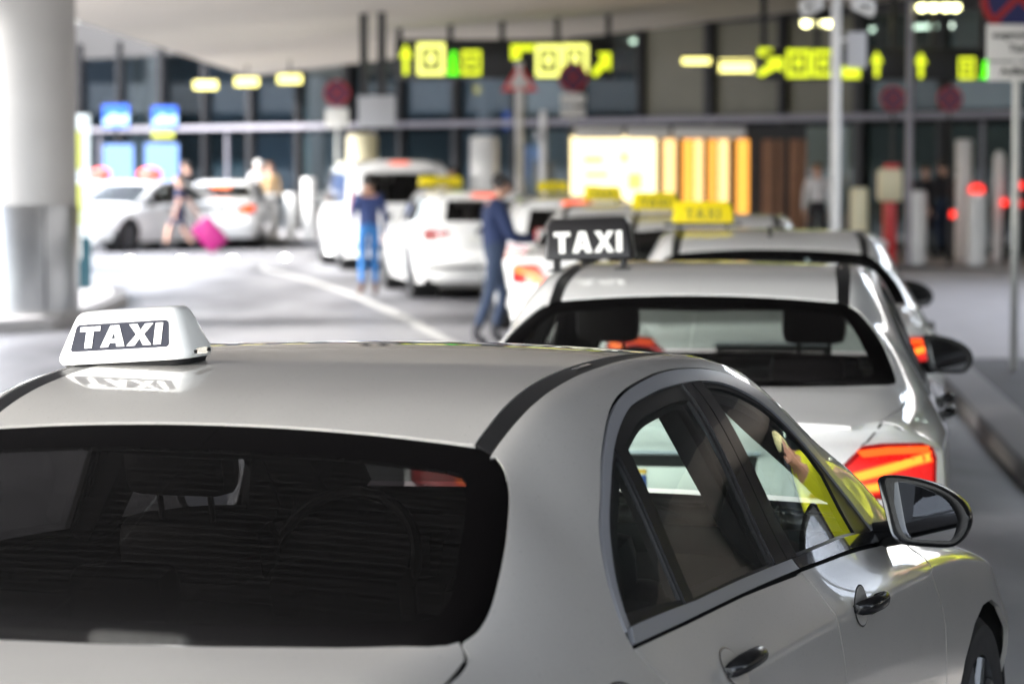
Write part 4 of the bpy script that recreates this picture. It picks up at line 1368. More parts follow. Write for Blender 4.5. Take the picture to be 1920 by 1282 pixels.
    # ---- window surround, glass, pillar covers
    for sg in (-1, 1):
        band = chi[::-1] if False else None
        ring_out = dlo
        ring_in = chi
        strip = ring_out + [(3.50, .960)] + [(3.41, .973)] + ring_in[::-1]
        # split over the door gap with a hairline
        Skin().patch(S, S.cz(offset_poly(strip, .001)), (), .02, sides=(sg,), off=.003, skirt=.010).obj("window_trim", M['chrome'], root)
        belt = belt_u + belt_l[::-1] + [(3.55, .938)]
        cut = lambda a, b, P: [p for p in P if a <= p[0] <= b]
        br = [(2.515, 1.0185)] + belt_u[4:] + [(1.375, 1.008)] + belt_l[::-1][1:3] + [(2.538, .994)]
        bf = [(2.52, 1.018), (2.866, 1.008), (3.237, .986), (3.41, .972), (3.66, .927), (3.356, .949), (2.93, .978), (2.544, .994)]
        for q, dn in ((br, "rear"), (bf, "front")):
            Skin().patch(S, S.cz(offset_poly(q, .001)), (), .02, sides=(sg,), off=.004, skirt=.012, mi=0).obj(
                "belt_trim", M['chrome' if dn == "rear" else 'black_gloss'], get(sg, dn))
        # seals and pillar covers
        top_at = lambda x: float(np.interp(x, [p[0] for p in chi], [p[1] for p in chi]))
        bel_at = lambda x: float(np.interp(x, [p[0] for p in belt_u[::-1]], [p[1] for p in belt_u[::-1]]))
        seg = lambda a, b: [p for p in chi if a < p[0] < b]
        pr = [(2.330, top_at(2.33)), (2.388, top_at(2.388)), (2.486, bel_at(2.486)), (2.392, bel_at(2.392))]
        pf = [(2.393, top_at(2.393)), (2.460, top_at(2.46)), (2.570, bel_at(2.57)), (2.491, bel_at(2.491))]
        for q, dn in ((pr, "rear"), (pf, "front")):
            Skin().patch(S, S.cz(q), (), .03, sides=(sg,), off=.0015, skirt=.014).obj("pillar_cover", M['black_gloss'], get(sg, dn))
        dv = [(1.775, top_at(1.775)), (1.828, top_at(1.828)), (1.786, bel_at(1.786)), (1.735, bel_at(1.735))]
        Skin().patch(S, S.cz(dv), (), .03, sides=(sg,), off=.001, skirt=.014).obj("window_divider", M['black_satin'], get(sg, "rear"))
        # black seal frames (glass set back inside them)
        rw = [(1.828, top_at(1.828))] + seg(1.83, 2.33) + [(2.330, top_at(2.33)), (2.392, bel_at(2.392)), (1.786, bel_at(1.786))]
        rin = [(1.838, top_at(1.838) - .024)] + [(x, z - .026) for x, z in seg(1.86, 2.30)] + [(2.312, top_at(2.312) - .03), (2.372, 1.028), (1.80, 1.034)]
        qw = seg(1.40, 1.775) + [(1.775, top_at(1.775)), (1.735, bel_at(1.735)), (1.405, 1.037)]
        qin = offset_poly(qw, .010)
        fw = [(2.460, top_at(2.46))] + seg(2.46, 3.42) + [(3.41, .973)] + belt_u[1:3] + [(2.570, bel_at(2.57))]
        fin = [(2.474, top_at(2.474) - .011)] + [(x - .004, z - .010) for x, z in seg(2.49, 3.10)] + [(3.14, 1.135), (3.225, .992), (2.866, 1.014), (2.585, 1.0235)]
        for q, qi, nm, dn in ((rw, rin, "door_window", "rear"), (fw, fin, "door_window", "front"), (qw, qin, "quarter_window", "rear")):
            g = Skin().patch(S, S.cz(qi), (), .05, sides=(sg,), off=-.006).obj(nm, M['glass'], get(sg, dn))
            Skin().patch(S, S.cz(q), [S.cz(qi)], .03, sides=(sg,), off=-.002, skirt=.022).obj("window_seal", M['black_satin'], get(sg, dn))
        mirror_unit(root, sg)
    # ---- top: boot lid, rear window, roof, strips, windscreen, bonnet
    mid = S.max - 1e-4
    win_side = smooth_curve([(.862, .732), (.90, .7355), (.937, .736), (1.0, .729), (1.083, .712), (1.176, .689), (1.281, .656), (1.358, .628),
                (1.415, .597), (1.448, .568), (1.470, .535)], 3)
    win_top = [(1.474, .515), (1.481, .31), (1.486, .118), (1.487, 0)]
    win_bot = [(.638, 0), (.654, .173), (.695, .374), (.757, .562), (.80, .655), (.835, .712)]
    def half(pts_y): return [(x, S.sy(x, y) if y > 1e-6 else mid) for x, y in pts_y]
    clear = [(1.390, 0), (1.388, .255), (1.381, .50), (1.372, .531), (1.350, .548), (1.132, .620), (.985, .658), (.94, .658), (.915, .642), (.865, .50), (.824, .311), (.80, 0)]
    rw_o = half(offset_poly(win_side + win_top, 0) if False else win_side + win_top) + half(win_bot)
    rear = Skin().patch(S, half(clear), (), .05, off=-.003).obj("rear_window", M['glass_dark'], root)
    fr_out = np.array(rw_o); 
    Skin().patch(S, [tuple(p) for p in rw_o] , [] , .04, off=-.006).obj("glass_core", M['glass_rear'], rear) if False else None
    bo = half(win_side + win_top) + half(clear) + half(win_bot)
    Skin().patch(S, bo, (), .035, off=-.003, skirt=.008).obj("window_border", M['frit'], rear)
    lid = [(.862, .726), (.842, .740), (.812, .754), (.706, .766), (.5, .759), (.17, .695)]
    lid_c = half(win_bot)[::-1]
    Skin().patch(S, half(lid) + [(.085, S.sy(.085, .60)), (.085, mid)] + half([(.634, 0), (.650, .173), (.691, .374), (.753, .562), (.797, .656), (.835, .716)]), (), step, skirt=.014).obj("boot_lid", PM, root)
    so = smooth_curve([(1.458, .5535), (1.7, .5515), (2.1, .5395), (2.5, .5395), (2.8, .5545), (2.97, .5765)], 5)
    si = smooth_curve([(1.484, .516), (1.64, .510), (1.92, .495), (2.27, .488), (2.5, .492), (2.8, .512), (2.985, .535)], 5)
    for sg in (-1, 1):
        st = Skin().patch(S, S.cy(so) + S.cy(si[::-1]), (), .03, sides=(sg,), off=-.0015, skirt=.006).obj("roof_strip", M['black_satin'], root)
        q = [(2.05, .515), (2.15, .513), (2.15, .499), (2.05, .500)]
        Skin().patch(S, S.cy(q), (), .03, sides=(sg,), off=.0005, skirt=.001).obj("strip_cover", M['black_gloss'], st)
    si2 = [(x, y - .003) for x, y in si]
    roof = S.cy(si2) + [(3.0, S.sy(3.0, .3)), (3.015, mid)] + half([(1.492, 0), (1.491, .118), (1.486, .31), (1.482, .50)])
    Skin().patch(S, roof, (), step, skirt=.010).obj("roof_panel", PM, root)
    shield = half([(2.985, .572), (3.2, .636), (3.45, .696), (3.655, .740), (3.68, .5), (3.70, 0)]) + [(3.025, mid), (3.008, S.sy(3.008, .3)), (2.99, S.sy(2.99, .535))]
    Skin().patch(S, shield, (), .06, off=-.002).obj("windscreen", M['glass_shield'], root)
    bonnet = half([(3.745, .752), (4.2, .685), (4.6, .495), (4.80, .35)]) + [(4.83, mid)] + half([(3.75, 0), (3.74, .5)])
    Skin().patch(S, bonnet, (), .05, skirt=.01).obj("bonnet", PM, root)
    cowl = half([(3.655, .742), (3.74, .753), (3.735, .5), (3.745, 0)]) + half([(3.70, 0), (3.68, .5)])
    Skin().patch(S, cowl, (), .06, off=-.015).obj("cowl_panel", M['black_satin'], root)
    # ---- inner lining: dark skin just inside the outer one, open at the glass
    lin = Skin()
    lo = side_out
    lin.patch(S, S.cz([(.40, .24), (.40, .93)]) + half([(.5, .70), (.86, .68), (1.1, .66), (1.4, .55), (1.6, .50), (2.8, .48), (2.97, .45), (3.2, .50), (3.45, .56), (3.62, .60), (3.74, .70), (4.3, .55), (4.62, .40)]) + S.cz([(4.62, .30), (4.5, .24)] ) +
              S.cz([(x, max(z, .225)) for x, z in arch_pts(4.12, .43, .22)[::-1]]) + S.cz([(x, max(z, .225)) for x, z in arch_pts(1.18, .43, .22)[::-1]]),
              [S.cz([(1.44, 1.05)] + [(x + .03, z - .035) for x, z in seg(1.44, 2.25)] + [(2.30, 1.355), (2.36, 1.04)]),
               S.cz([(2.60, 1.04), (2.50, 1.355)] + [(x - .03, z - .03) for x, z in seg(2.56, 3.30)] + [(3.24, 1.0)])], .06, off=-.020)
    lin.patch(S, S.cy([(1.45, .53), (1.7, .50), (2.8, .50), (2.97, .52)]) + [(2.985, mid), (1.40, mid)], (), .08, off=-.030, mi=1)
    lin.obj("cabin_lining", [M['cabin'], M['liner']], root)
    # pillar lining (B posts) and parcel shelf
    b = MB()
    for sg in (-1, 1):
        b.box((2.42, sg * .69, 1.19), (.13, .05, .42), rot=Matrix.Rotation(sg * .50, 3, 'X') @ Matrix.Rotation(-.10, 3, 'Y'), bev=.015)
    b.box((1.0, 0, .955), (.50, 1.36, .03))
    b.obj("pillar_lining", M['cabin'], root)
    build_interior(root)
    # ---- tail: panel, bumper, lamps, plate
    zt = 1.012
    ye = lambda z: T.side_x(S, z)[1]
    edge = [(ye(z), z) for z in zz + zlamp + [.965]]
    lamp = [(.872, .79), (.874, .885), (.862, .920), (.83, .938), (.70, .940), (.635, .932), (.585, .88), (.51, .815), (.465, .768), (.60, .755), (.78, .765), (.85, .772)]
    lamp = [(min(y, ye(z) - .003), z) for y, z in lamp]
    tail_o = [(-y, z) for y, z in edge] + [(-.72, zt - .005), (-.4, zt), (.4, zt), (.72, zt - .005)] + [(y, z) for y, z in edge[::-1]]
    ll = [lamp, [(-y, z) for y, z in lamp]]
    rec = [(-.275, .735), (.275, .735), (.30, .90), (-.30, .90)]
    def nf(P, N):
        e = np.interp(P[:, 2], [z for y, z in edge], [y for y, z in edge])
        w = np.clip(1 - (e - np.abs(P[:, 1])) / .10, 0, 1)[:, None]
        c = np.stack([np.full(len(P), -.62), .78 * np.sign(P[:, 1]), np.zeros(len(P))], -1)
        n = N * (1 - w) + c * w
        return n / np.linalg.norm(n, axis=1)[:, None]
    class TS:
        P = staticmethod(T.P); N = staticmethod(T.N)
    def tailpatch(sk, poly, holes, st, off=0, skirt=0, mi=0, fix=True):
        V, Tt = cdt(poly, holes, st)
        P0 = T.P(V); N0 = T.N(V)
        if fix: N0 = nf(P0, N0)
        a = P0[Tt[:, 1]] - P0[Tt[:, 0]]; c = P0[Tt[:, 2]] - P0[Tt[:, 0]]
        good = (np.cross(a, c) * N0[Tt[:, 0]]).sum(1) > 0
        Tt = np.where(good[:, None], Tt, Tt[:, ::-1])
        P = P0 + N0 * off
        sk.add(P, N0, Tt, False, mi)
        if skirt:
            for e0, e1 in boundary_edges(Tt):
                p = P[[e0, e1]]; q = p - N0[[e0, e1]] * skirt
                w = np.cross(p[1] - p[0], N0[e0]); w = w / (np.linalg.norm(w) + 1e-9)
                sk.add(np.vstack([p, q]), np.repeat(w[None], 4, 0), [(1, 0, 2, 3)], False, mi)
    sk = Skin()
    tailpatch(sk, tail_o, [offset_poly(l, -.003) for l in ll] + [rec], .045, skirt=.012)
    sk.obj("tail_panel", PM, root)
    sk = Skin()
    tailpatch(sk, offset_poly(rec, -.001), [], .06, off=-.022, fix=False)
    sk.obj("plate_recess", M['seam'], root)
    # boot lid shut lines on the tail
    sk = Skin()
    for s2 in (-1, 1):
        line = [(.70, 1.005), (.655, .95), (.635, .938), (.63, .938), (.648, .95), (.692, 1.006)]
        tailpatch(sk, [(s2 * y, z) for y, z in line], [], .05, off=.0012, fix=False)
    tailpatch(sk, [(-.86, .702), (.86, .702), (.86, .694), (-.86, .694)], [], .05, off=.0012, fix=False)
    sk.obj("shut_line", M['seam'], root)
    grip = MB()
    grip.box((.088, 0, .908), (.02, .62, .014), bev=.005)
    grip.obj("boot_grip", M['chrome'], root)
    for s2 in (-1, 1):
        L = [(s2 * y, z) for y, z in lamp]
        sk = Skin()
        tailpatch(sk, L, [], .03, off=.004, skirt=.012)
        lo_ = sk.obj("tail_light", M['tail_red'], root)
        sg_ = Skin(); tailpatch(sg_, [tuple(p) for p in offset_poly(L, .013)], [], .03, off=.0055); sg_.obj('lens_glow', M['tail_mid'], lo_)
        for bar, mk in (([(.605, .842), (.70, .866), (.80, .892), (.848, .905), (.852, .880), (.80, .868), (.71, .842), (.62, .820)], 'tail_amber'),
                        ([(.50, .783), (.60, .798), (.70, .812), (.70, .790), (.60, .778), (.51, .770)], 'tail_amber'),
                        ([(.63, .915), (.72, .925), (.84, .922), (.84, .914), (.72, .913), (.64, .905)], 'tail_glow')):
            so_ = Skin()
            tailpatch(so_, [tuple(q) for q in offset_poly([(s2 * y, z) for y, z in bar], -.007)], [], .03, off=.0060)
            so_.obj('bar_halo', M['tail_glow'], lo_)
            sb = Skin()
            tailpatch(sb, [(s2 * y, z) for y, z in bar], [], .03, off=.0065, skirt=.003)
            sb.obj("light_bar", M[mk], lo_)
    pl = MB()
    xp = .092
    pl.box((xp, 0, .805), (.012, .52, .115), bev=.004)
    po = pl.obj("licence_plate", M['plate'], root)
    mt = lambda y, z, d=.008: Matrix(((0, 0, -1, xp - d), (-1, 0, 0, y), (0, 1, 0, z), (0, 0, 0, 1)))
    text_obj("plate_letter", "W", .095, M['ink'], po, mt(.165, .805), bold=.002, thick=.001)
    cr = MB()
    sh = [(-.022, .03), (.022, .03), (.022, -.005), (.012, -.025), (0, -.033), (-.012, -.025), (-.022, -.005)]
    cr.prism(sh, (xp - .0065, .085, .805), (0, -1, 0), (0, 0, 1), (-.0015, 0, 0), 0)
    cr.box((xp - .0075, .085, .847), (.002, .044, .014), 1)
    cr.obj("plate_crest", [M['crest_blue'], M['crest_gold']], po, smooth=False)
    # dark seam lines: fuel flap
    fl = smooth_curve([(1.10, .90), (1.13, .955), (1.20, .972), (1.27, .955), (1.30, .90), (1.30, .83), (1.27, .79), (1.13, .79), (1.10, .83), (1.10, .90)], 4)[:-1]
    sk = Skin()
    sk.patch(S, S.cz(fl), [S.cz(offset_poly(fl, .004))], .02, sides=(-1,), off=.0012)
    sk.obj("fuel_flap", M['seam'], root)
    # ---- nose
    n = MB()
    r = S.row(4.83)
    pr = [(y, z) for y, z in r[::6]] + [tuple(r[-1])]
    ring0 = [(4.83, y, z) for y, z in pr] + [(4.83, -y, z) for y, z in pr[::-1][1:]]
    ring1 = [(4.91, y * .86, z * .94 + .02) for y, z in pr] + [(4.91, -y * .86, z * .94 + .02) for y, z in pr[::-1][1:]]
    k = len(ring0)
    n.add(ring0 + ring1, [(i, i + 1, k + i + 1, k + i) for i in range(k - 1)] + [tuple(range(k, 2 * k))])
    n.obj("front_bumper", PM, root, auto=60)
    g = MB()
    g.box((4.905, 0, .52), (.05, .70, .22), bev=.03)
    g.obj("grille", M['black_gloss'], root)
    for sg in (-1, 1):
        h = MB(); h.ball((4.76, sg * .58, .68), (.12, .17, .065)); h.obj("headlight", M['head'], root)
    # ---- wheels, wells, underside
    u = MB()
    for cx in (1.18, 4.12):
        for sg in (-1, 1):
            u.lathe([(.425, sg * .55), (.425, sg * .895)], (cx, 0, .34), 'Y', 28)
            u.lathe([(.02, sg * .55), (.425, sg * .55)], (cx, 0, .34), 'Y', 28)
    u.box((2.6, 0, .22), (4.3, 1.66, .06))
    u.obj("underbody", M['seam'], root)
    for cx in (1.18, 4.12):
        for sg in (-1, 1):
            wheel(root, cx, sg * .80, .335)
    return root
# ------------------------------------------------------------------ estate car and minibus (far down the queue)
WAGON = dict(SEDAN)
WAGON.update(
    yb=[(.05, .80), (.3, .82), (.9, .838), (1.36, .85), (2.66, .838), (3.5, .80), (4.0, .80), (4.3, .77), (4.6, .65), (4.9, .4)],
    ye=[(.05, .50), (.5, .53), (1.0, .548), (1.7, .556), (2.2, .562), (2.6, .567), (2.9, .585), (3.2, .64), (3.5, .72), (3.75, .75), (4.2, .68),
        (4.6, .53), (4.92, .3)],
    drop=[(.05, .025), (1.0, .015), (2.5, .012), (2.7, .02), (2.9, .035), (3.05, .05), (3.3, .055), (3.6, .03), (4.9, .04)],
    zc=[(.05, 1.41), (.3, 1.435), (.8, 1.46), (1.5, 1.475), (2.2, 1.478), (2.6, 1.47), (2.85, 1.44), (3.02, 1.395), (3.2, 1.305), (3.45, 1.165),
        (3.7, 1.02), (3.82, .985), (4.2, .92), (4.5, .845), (4.7, .76), (4.9, .65)],
    up=[(.1, 1), (3, 1), (3.4, .78), (3.8, .37), (4.9, .31)])
VAN = dict(
    y0=[(.1, .86), (1, .90), (4.4, .90), (5.0, .70)],
    y2=[(.05, .90), (.3, .945), (1, .962), (4.2, .962), (4.6, .92), (4.9, .78), (5.1, .5)],
    y3=[(.05, .89), (.3, .93), (1, .95), (4.0, .945), (4.5, .88), (4.8, .75), (5.1, .45)],
    z3=[(.1, 1.0), (3.6, 1.0), (4.3, .95), (4.8, .82), (5.1, .70)],
    yb=[(.05, .86), (.4, .91), (3.4, .91), (4.0, .88), (4.5, .78), (4.8, .6), (5.1, .35)],
    zb=[(.1, 1.10), (3.4, 1.08), (4.2, 1.06), (4.6, .98), (5.1, .78)],
    ye=[(.05, .68), (.5, .72), (3.0, .73), (3.5, .75), (4.1, .78), (4.6, .62), (5.1, .3)],
    drop=[(.05, .03), (3, .03), (3.6, .05), (4.2, .04), (5.1, .04)],
    zc=[(.05, 1.84), (.4, 1.88), (2.5, 1.90), (3.0, 1.87), (3.3, 1.78), (3.8, 1.45), (4.15, 1.18), (4.5, 1.07), (4.9, .90), (5.1, .78)],
    up=[(.1, 1), (3.2, 1), (3.8, .8), (4.3, .4), (5.1, .31)])

def build_box_car(name, kind, step=.07):
    root = empty(name, (0, 0, 0))
    van = kind == 'van'
    S = Surf(VAN if van else WAGON, steep=.22 if van else .5)
    T = Tail([(.28, .05), (.50, .0), (.60, .02), (.90, .04), (1.10, .06), (1.75, .15), (1.90, .30)], .16, .93, 4) if van else \
        Tail([(.22, .10), (.30, .05), (.52, .0), (.60, .015), (.68, .07), (.95, .09), (1.02, .11), (1.38, .36), (1.44, .44)], .20, .86, 3)
    PM = M['white']
    mid = S.max - 1e-4
    zz = [.24, .40, .55, .70, .85, .98] + ([1.2, 1.4, 1.6, 1.74] if van else [1.06, 1.18, 1.28, 1.36])
    side = [(T.side_x(S, z)[0], z) for z in zz]
    xr0 = float(T.x(0, 1.86 if van else 1.435))
    L = 5.02 if van else 4.83
    wr, wf = (1.0, 4.15) if van else (1.18, 4.12)
    rad = .375
    if van:
        wins = [[(.42, 1.14), (.50, 1.62), (1.55, 1.66), (1.55, 1.14)], [(1.63, 1.14), (1.63, 1.66), (2.75, 1.66), (2.75, 1.13)],
                [(2.85, 1.13), (2.85, 1.66), (3.05, 1.63), (3.72, 1.20), (3.72, 1.11)]]
        rwin = [(-.66, 1.16), (.66, 1.16), (.62, 1.66), (-.62, 1.66)]
        lamp = [(.80, .98), (.87, .98), (.84, 1.42), (.77, 1.42)]
        ws = [(3.28, .70), (3.7, .74), (4.10, .74), (4.14, 0)]
        wt = [(3.22, 0), (3.24, .4)]
    else:
        wins = [[(.72, 1.05), (.86, 1.20), (1.04, 1.31), (1.30, 1.365), (1.72, 1.378), (1.72, 1.035)], [(1.78, 1.035), (1.78, 1.38), (2.33, 1.392), (2.39, 1.028)],
                [(2.57, 1.02), (2.46, 1.392), (2.62, 1.37), (2.86, 1.30), (3.15, 1.15), (3.38, .98)]]
        rwin = [(-.56, 1.06), (.56, 1.06), (.50, 1.33), (-.50, 1.33)]
        lamp = [(.835, .80), (.835, .96), (.70, .96), (.50, .93), (.52, .84), (.70, .80)]
        ws = [(2.985, .56), (3.2, .62), (3.45, .68), (3.655, .72), (3.70, 0)]
        wt = [(3.02, 0), (3.0, .3)]
    half = lambda q: [(x, S.sy(x, y) if y > 1e-6 else mid) for x, y in q]
    out = S.cz(side) + [(xr0 + .03, S.sy(xr0 + .03, .4)), (xr0, mid), (L, mid), (L, S.sz(L, .3))] + S.cz(
        [(x, max(z, .205)) for x, z in arch_pts(wf, rad, .20)[::-1]]) + S.cz([(x, max(z, .205)) for x, z in arch_pts(wr, rad, .20)[::-1]])
    shield = half(wt[::-1]) if False else None
    sh = half(ws) + half(wt)
    Skin().patch(S, out, [S.cz(offset_poly(w, -.005)) for w in wins], step).obj("body_shell", PM, root)
    sk = Skin(); sk.patch(S, sh, (), .08, off=.004); sk.obj("windscreen", M['black_gloss'], root)
    for sg in (-1, 1):
        for w in wins:
            Skin().patch(S, S.cz(w), (), .08, sides=(sg,), off=-.008).obj("side_window", M['glass_rear'], root)
        sk = Skin()
        for xg in ((2.80, 1.60) if van else (2.55, 1.45)):
            sk.patch(S, S.cz([(xg, .30), (xg + .012, .30), (xg + .012, .99), (xg, .99)]), (), .1, sides=(sg,), off=.002)
        sk.obj("door_seam", M['seam'], root)
        mirror_unit(root, sg, x=3.75 if van else 3.40, yc=1.02 if van else .93, zc=1.2 if van else 1.03, housing='white')
    edge = [(T.side_x(S, z)[1], z) for z in zz]
    zt = 1.86 if van else 1.435
    tl = [(-y, z) for y, z in edge] + [(-.45, zt), (0, zt + .004), (.45, zt)] + [(y, z) for y, z in edge[::-1]]
    def tp(nm, poly, holes, m, off=0.0, parent=root, st=.07):
        V, Tt = cdt(poly, holes, st)
        P = T.P(V); N = T.N(V)
        a = P[Tt[:, 1]] - P[Tt[:, 0]]; c = P[Tt[:, 2]] - P[Tt[:, 0]]
        good = (np.cross(a, c) * N[Tt[:, 0]]).sum(1) > 0
        Tt = np.where(good[:, None], Tt, Tt[:, ::-1])
        s = Skin(); s.add(P + N * off, N, Tt, False)
        return s.obj(nm, m, parent)
    lamps = [lamp, [(-y, z) for y, z in lamp]]
    tp("tailgate", tl, [offset_poly(rwin, -.004)], PM)
    tp("rear_window", rwin, [], M['glass_rear'], -.006)
    for l in lamps:
        tp("tail_light", l, [], M['tail_red'], .006)
    tp("high_brake_light", [(-.16, zt - .05), (.16, zt - .05), (.16, zt - .02), (-.16, zt - .02)], [], M['tail_glow'], .01)
    hz = .55
    tp("rear_bumper_pad", [(-.80, .42), (.80, .42), (.80, .47), (-.80, .47)], [], M['black_satin'], .004)
    pl = MB(); zp = .86 if van else .82
    pl.box((float(T.x(0, zp)) - .008, 0, zp), (.012, .52, .115), bev=.004)
    pl.obj("licence_plate", M['plate'], root)
    n = MB()
    r = S.row(L); pr = [(y, z) for y, z in r[::6]] + [tuple(r[-1])]
    r0 = [(L, y, z) for y, z in pr] + [(L, -y, z) for y, z in pr[::-1][1:]]
    r1 = [(L + .08, y * .86, z * .94 + .02) for y, z in pr] + [(L + .08, -y * .86, z * .94 + .02) for y, z in pr[::-1][1:]]
    k = len(r0)
    n.add(r0 + r1, [(i, i + 1, k + i + 1, k + i) for i in range(k - 1)] + [tuple(range(k, 2 * k))])
    n.obj("front_bumper", PM, root, auto=60)
    b = MB()
    b.box((2.3, 0, .5), (3.6, 1.5, .1)); b.box((2.3, 0, .26), (4.2, 1.66, .08))
    for cx in (wr, wf):
        for sg in (-1, 1):
            b.lathe([(.425, sg * .55), (.425, sg * .89)], (cx, 0, .34), 'Y', 24)
            b.lathe([(.02, sg * .55), (.425, sg * .55)], (cx, 0, .34), 'Y', 24)
    b.obj("underbody", M['seam'], root)
    for row_x in ((1.3, 2.2, 3.0) if van else (1.3, 2.2)):
        for sg in (-1, 1):
            s = MB(); z0 = .25 if van else 0
            s.box((row_x, sg * .38, .9 + z0), (.16, .5, .7), bev=.06); s.box((row_x - .05, sg * .38, 1.3 + z0), (.1, .26, .18), bev=.04)
            s.obj("seat", M['seat'], root)
    for cx in (wr, wf):
        for sg in (-1, 1):
            wheel(root, cx, sg * (.82 if van else .80), .335)
    return root

# ------------------------------------------------------------------ people
def person(name, loc, rz, label, J, skin, top, legs, shoes, hair, height=1.75, group=None, bare_legs=False, hat=None, sleeves=True, hair_long=False, bulk=1.0):
    """one continuous body grown over a posed skeleton; J overrides joint positions (x right, y forward, z up, metres at 1.75 m)"""
    D = dict(pelvis=(0, 0, .96), waist=(0, .0, 1.10), chest=(0, .01, 1.30), neck=(0, .0, 1.475), skull=(0, .03, 1.60), crown=(0, .02, 1.69),
             sl=(-.17, 0, 1.42), el=(-.23, -.03, 1.15), wl=(-.24, .05, .92), sr=(.17, 0, 1.42), er=(.23, -.03, 1.15), wr=(.24, .05, .92),
             hl=(-.09, 0, .92), kl=(-.10, .03, .50), al=(-.10, -.02, .09), tl=(-.12, .13, .035),
             hr=(.09, 0, .92), kr=(.10, .03, .50), ar=(.10, -.02, .09), tr=(.12, .13, .035))
    D.update(J)
    V = []; R = []; E = []; part = []
    idx = {}
    def v(k, p, r, pt):
        idx[k] = len(V); V.append(Vector(p)); R.append(r); part.append(pt); return idx[k]
    def e(a, b): E.append((idx[a], idx[b]))
    rad = dict(pelvis=(.155, .115), waist=(.14, .10), chest=(.165, .115), neck=(.056, .056), skull=(.078, .095), crown=(.062, .072))
    for k in ('pelvis', 'waist', 'chest', 'neck', 'skull', 'crown'):
        bk = bulk if k in ('pelvis', 'waist', 'chest') else 1.0
        v(k, D[k], (rad[k][0] * bk, rad[k][1] * bk), {'pelvis': 'legs', 'waist': 'top', 'chest': 'top'}.get(k, 'skin'))
    for a, b in (('pelvis', 'waist'), ('waist', 'chest'), ('chest', 'neck'), ('neck', 'skull'), ('skull', 'crown')): e(a, b)
    fw = Vector((0, 1, 0))
    look = J.get('look', (0, 1, 0)); look = Vector(look).normalized()
    sk = Vector(D['skull']); cw = Vector(D['crown'])
    hu = (cw - Vector(D['neck'])).normalized()
    v('nose', sk + look * .115 + hu * .005, (.016, .016), 'skin'); e('skull', 'nose')
    v('chin', sk + look * .06 - hu * .075, (.042, .042), 'skin'); e('skull', 'chin')
    sidev = look.cross(hu).normalized()
    for s, nm in ((-1, 'ear_l'), (1, 'ear_r')):
        v(nm, sk + sidev * (.088 * s) - hu * .005, (.014, .022), 'skin'); e('skull', nm)
    for s in 'lr':
        v('s' + s, D['s' + s], (.068 * bulk, .068 * bulk), 'top'); e('chest', 's' + s)
        v('e' + s, D['e' + s], (.046 * bulk, .046 * bulk), 'top' if sleeves else 'skin'); e('s' + s, 'e' + s)
        w = Vector(D['w' + s])
        v('w' + s, w, (.031, .031), 'top' if sleeves else 'skin'); e('e' + s, 'w' + s)
        d = (w - Vector(D['e' + s])).normalized()
        pal = w + d * .07
        v('p' + s, pal, (.036, .022), 'skin'); e('w' + s, 'p' + s)
        across = d.cross(Vector((1, 0, 0.2))).normalized()
        curl = across.cross(d).normalized() * (1 if s == 'l' else -1)
        for k, (o, ln) in enumerate(((-.030, .070), (-.010, .082), (.010, .078), (.029, .060))):
            b0 = pal + d * .045 + across * o
            b1 = b0 + d * ln * .55 + curl * .008; b2 = b1 + d * ln * .42 + curl * .022
            n0 = f'f{s}{k}'
            v(n0 + 'a', b0, (.0105, .0105), 'skin'); e('p' + s, n0 + 'a')
            v(n0 + 'b', b1, (.0095, .0095), 'skin'); e(n0 + 'a', n0 + 'b')
            v(n0 + 'c', b2, (.008, .008), 'skin'); e(n0 + 'b', n0 + 'c')
        t0 = w + d * .035 - across * .042 + curl * .008
        v('t' + s + 'a', t0, (.012, .012), 'skin'); e('w' + s, 't' + s + 'a')
        v('t' + s + 'b', t0 + d * .045 - across * .02 + curl * .012, (.0095, .0095), 'skin'); e('t' + s + 'a', 't' + s + 'b')
        v('h' + s, D['h' + s], (.098, .098), 'legs'); e('pelvis', 'h' + s)
        lp = 'skin' if bare_legs else 'legs'
        kn = Vector(D['k' + s]); hp = Vector(D['h' + s]); an = Vector(D['a' + s])
        v('th' + s, hp.lerp(kn, .5), (.083, .083), 'legs'); e('h' + s, 'th' + s)
        v('k' + s, kn, (.060, .060), lp); e('th' + s, 'k' + s)
        v('cf' + s, kn.lerp(an, .4), (.058, .058), lp); e('k' + s, 'cf' + s)
        v('a' + s, an, (.042, .042), 'shoes'); e('cf' + s, 'a' + s)
        v('o' + s, D['t' + s], (.042, .030), 'shoes'); e('a' + s, 'o' + s)
    me = bpy.data.meshes.new(name)
    me.from_pydata([tuple(p) for p in V], E, [])
    tmp = bpy.data.objects.new(name + "_rig", me)
    COL.objects.link(tmp)
    m = tmp.modifiers.new("skin", 'SKIN'); m.use_smooth_shade = True; m.branch_smoothing = .3
    for i, r in enumerate(R):
        me.skin_vertices[0].data[i].radius = r
    me.skin_vertices[0].data[0].use_root = True
    sb = tmp.modifiers.new("sub", 'SUBSURF'); sb.levels = 1; sb.render_levels = 1
    dg = bpy.context.evaluated_depsgraph_get()
    bme = bpy.data.meshes.new_from_object(tmp.evaluated_get(dg))
    bpy.data.objects.remove(tmp)
    bme.materials.clear()
    for mm in (skin, top, legs, shoes): bme.materials.append(mm)
    names = ['skin', 'top', 'legs', 'shoes']
    A = np.array([V[a] for a, b in E]); B = np.array([V[b] for a, b in E])
    pa = [part[a] for a, b in E]; pb = [part[b] for a, b in E]
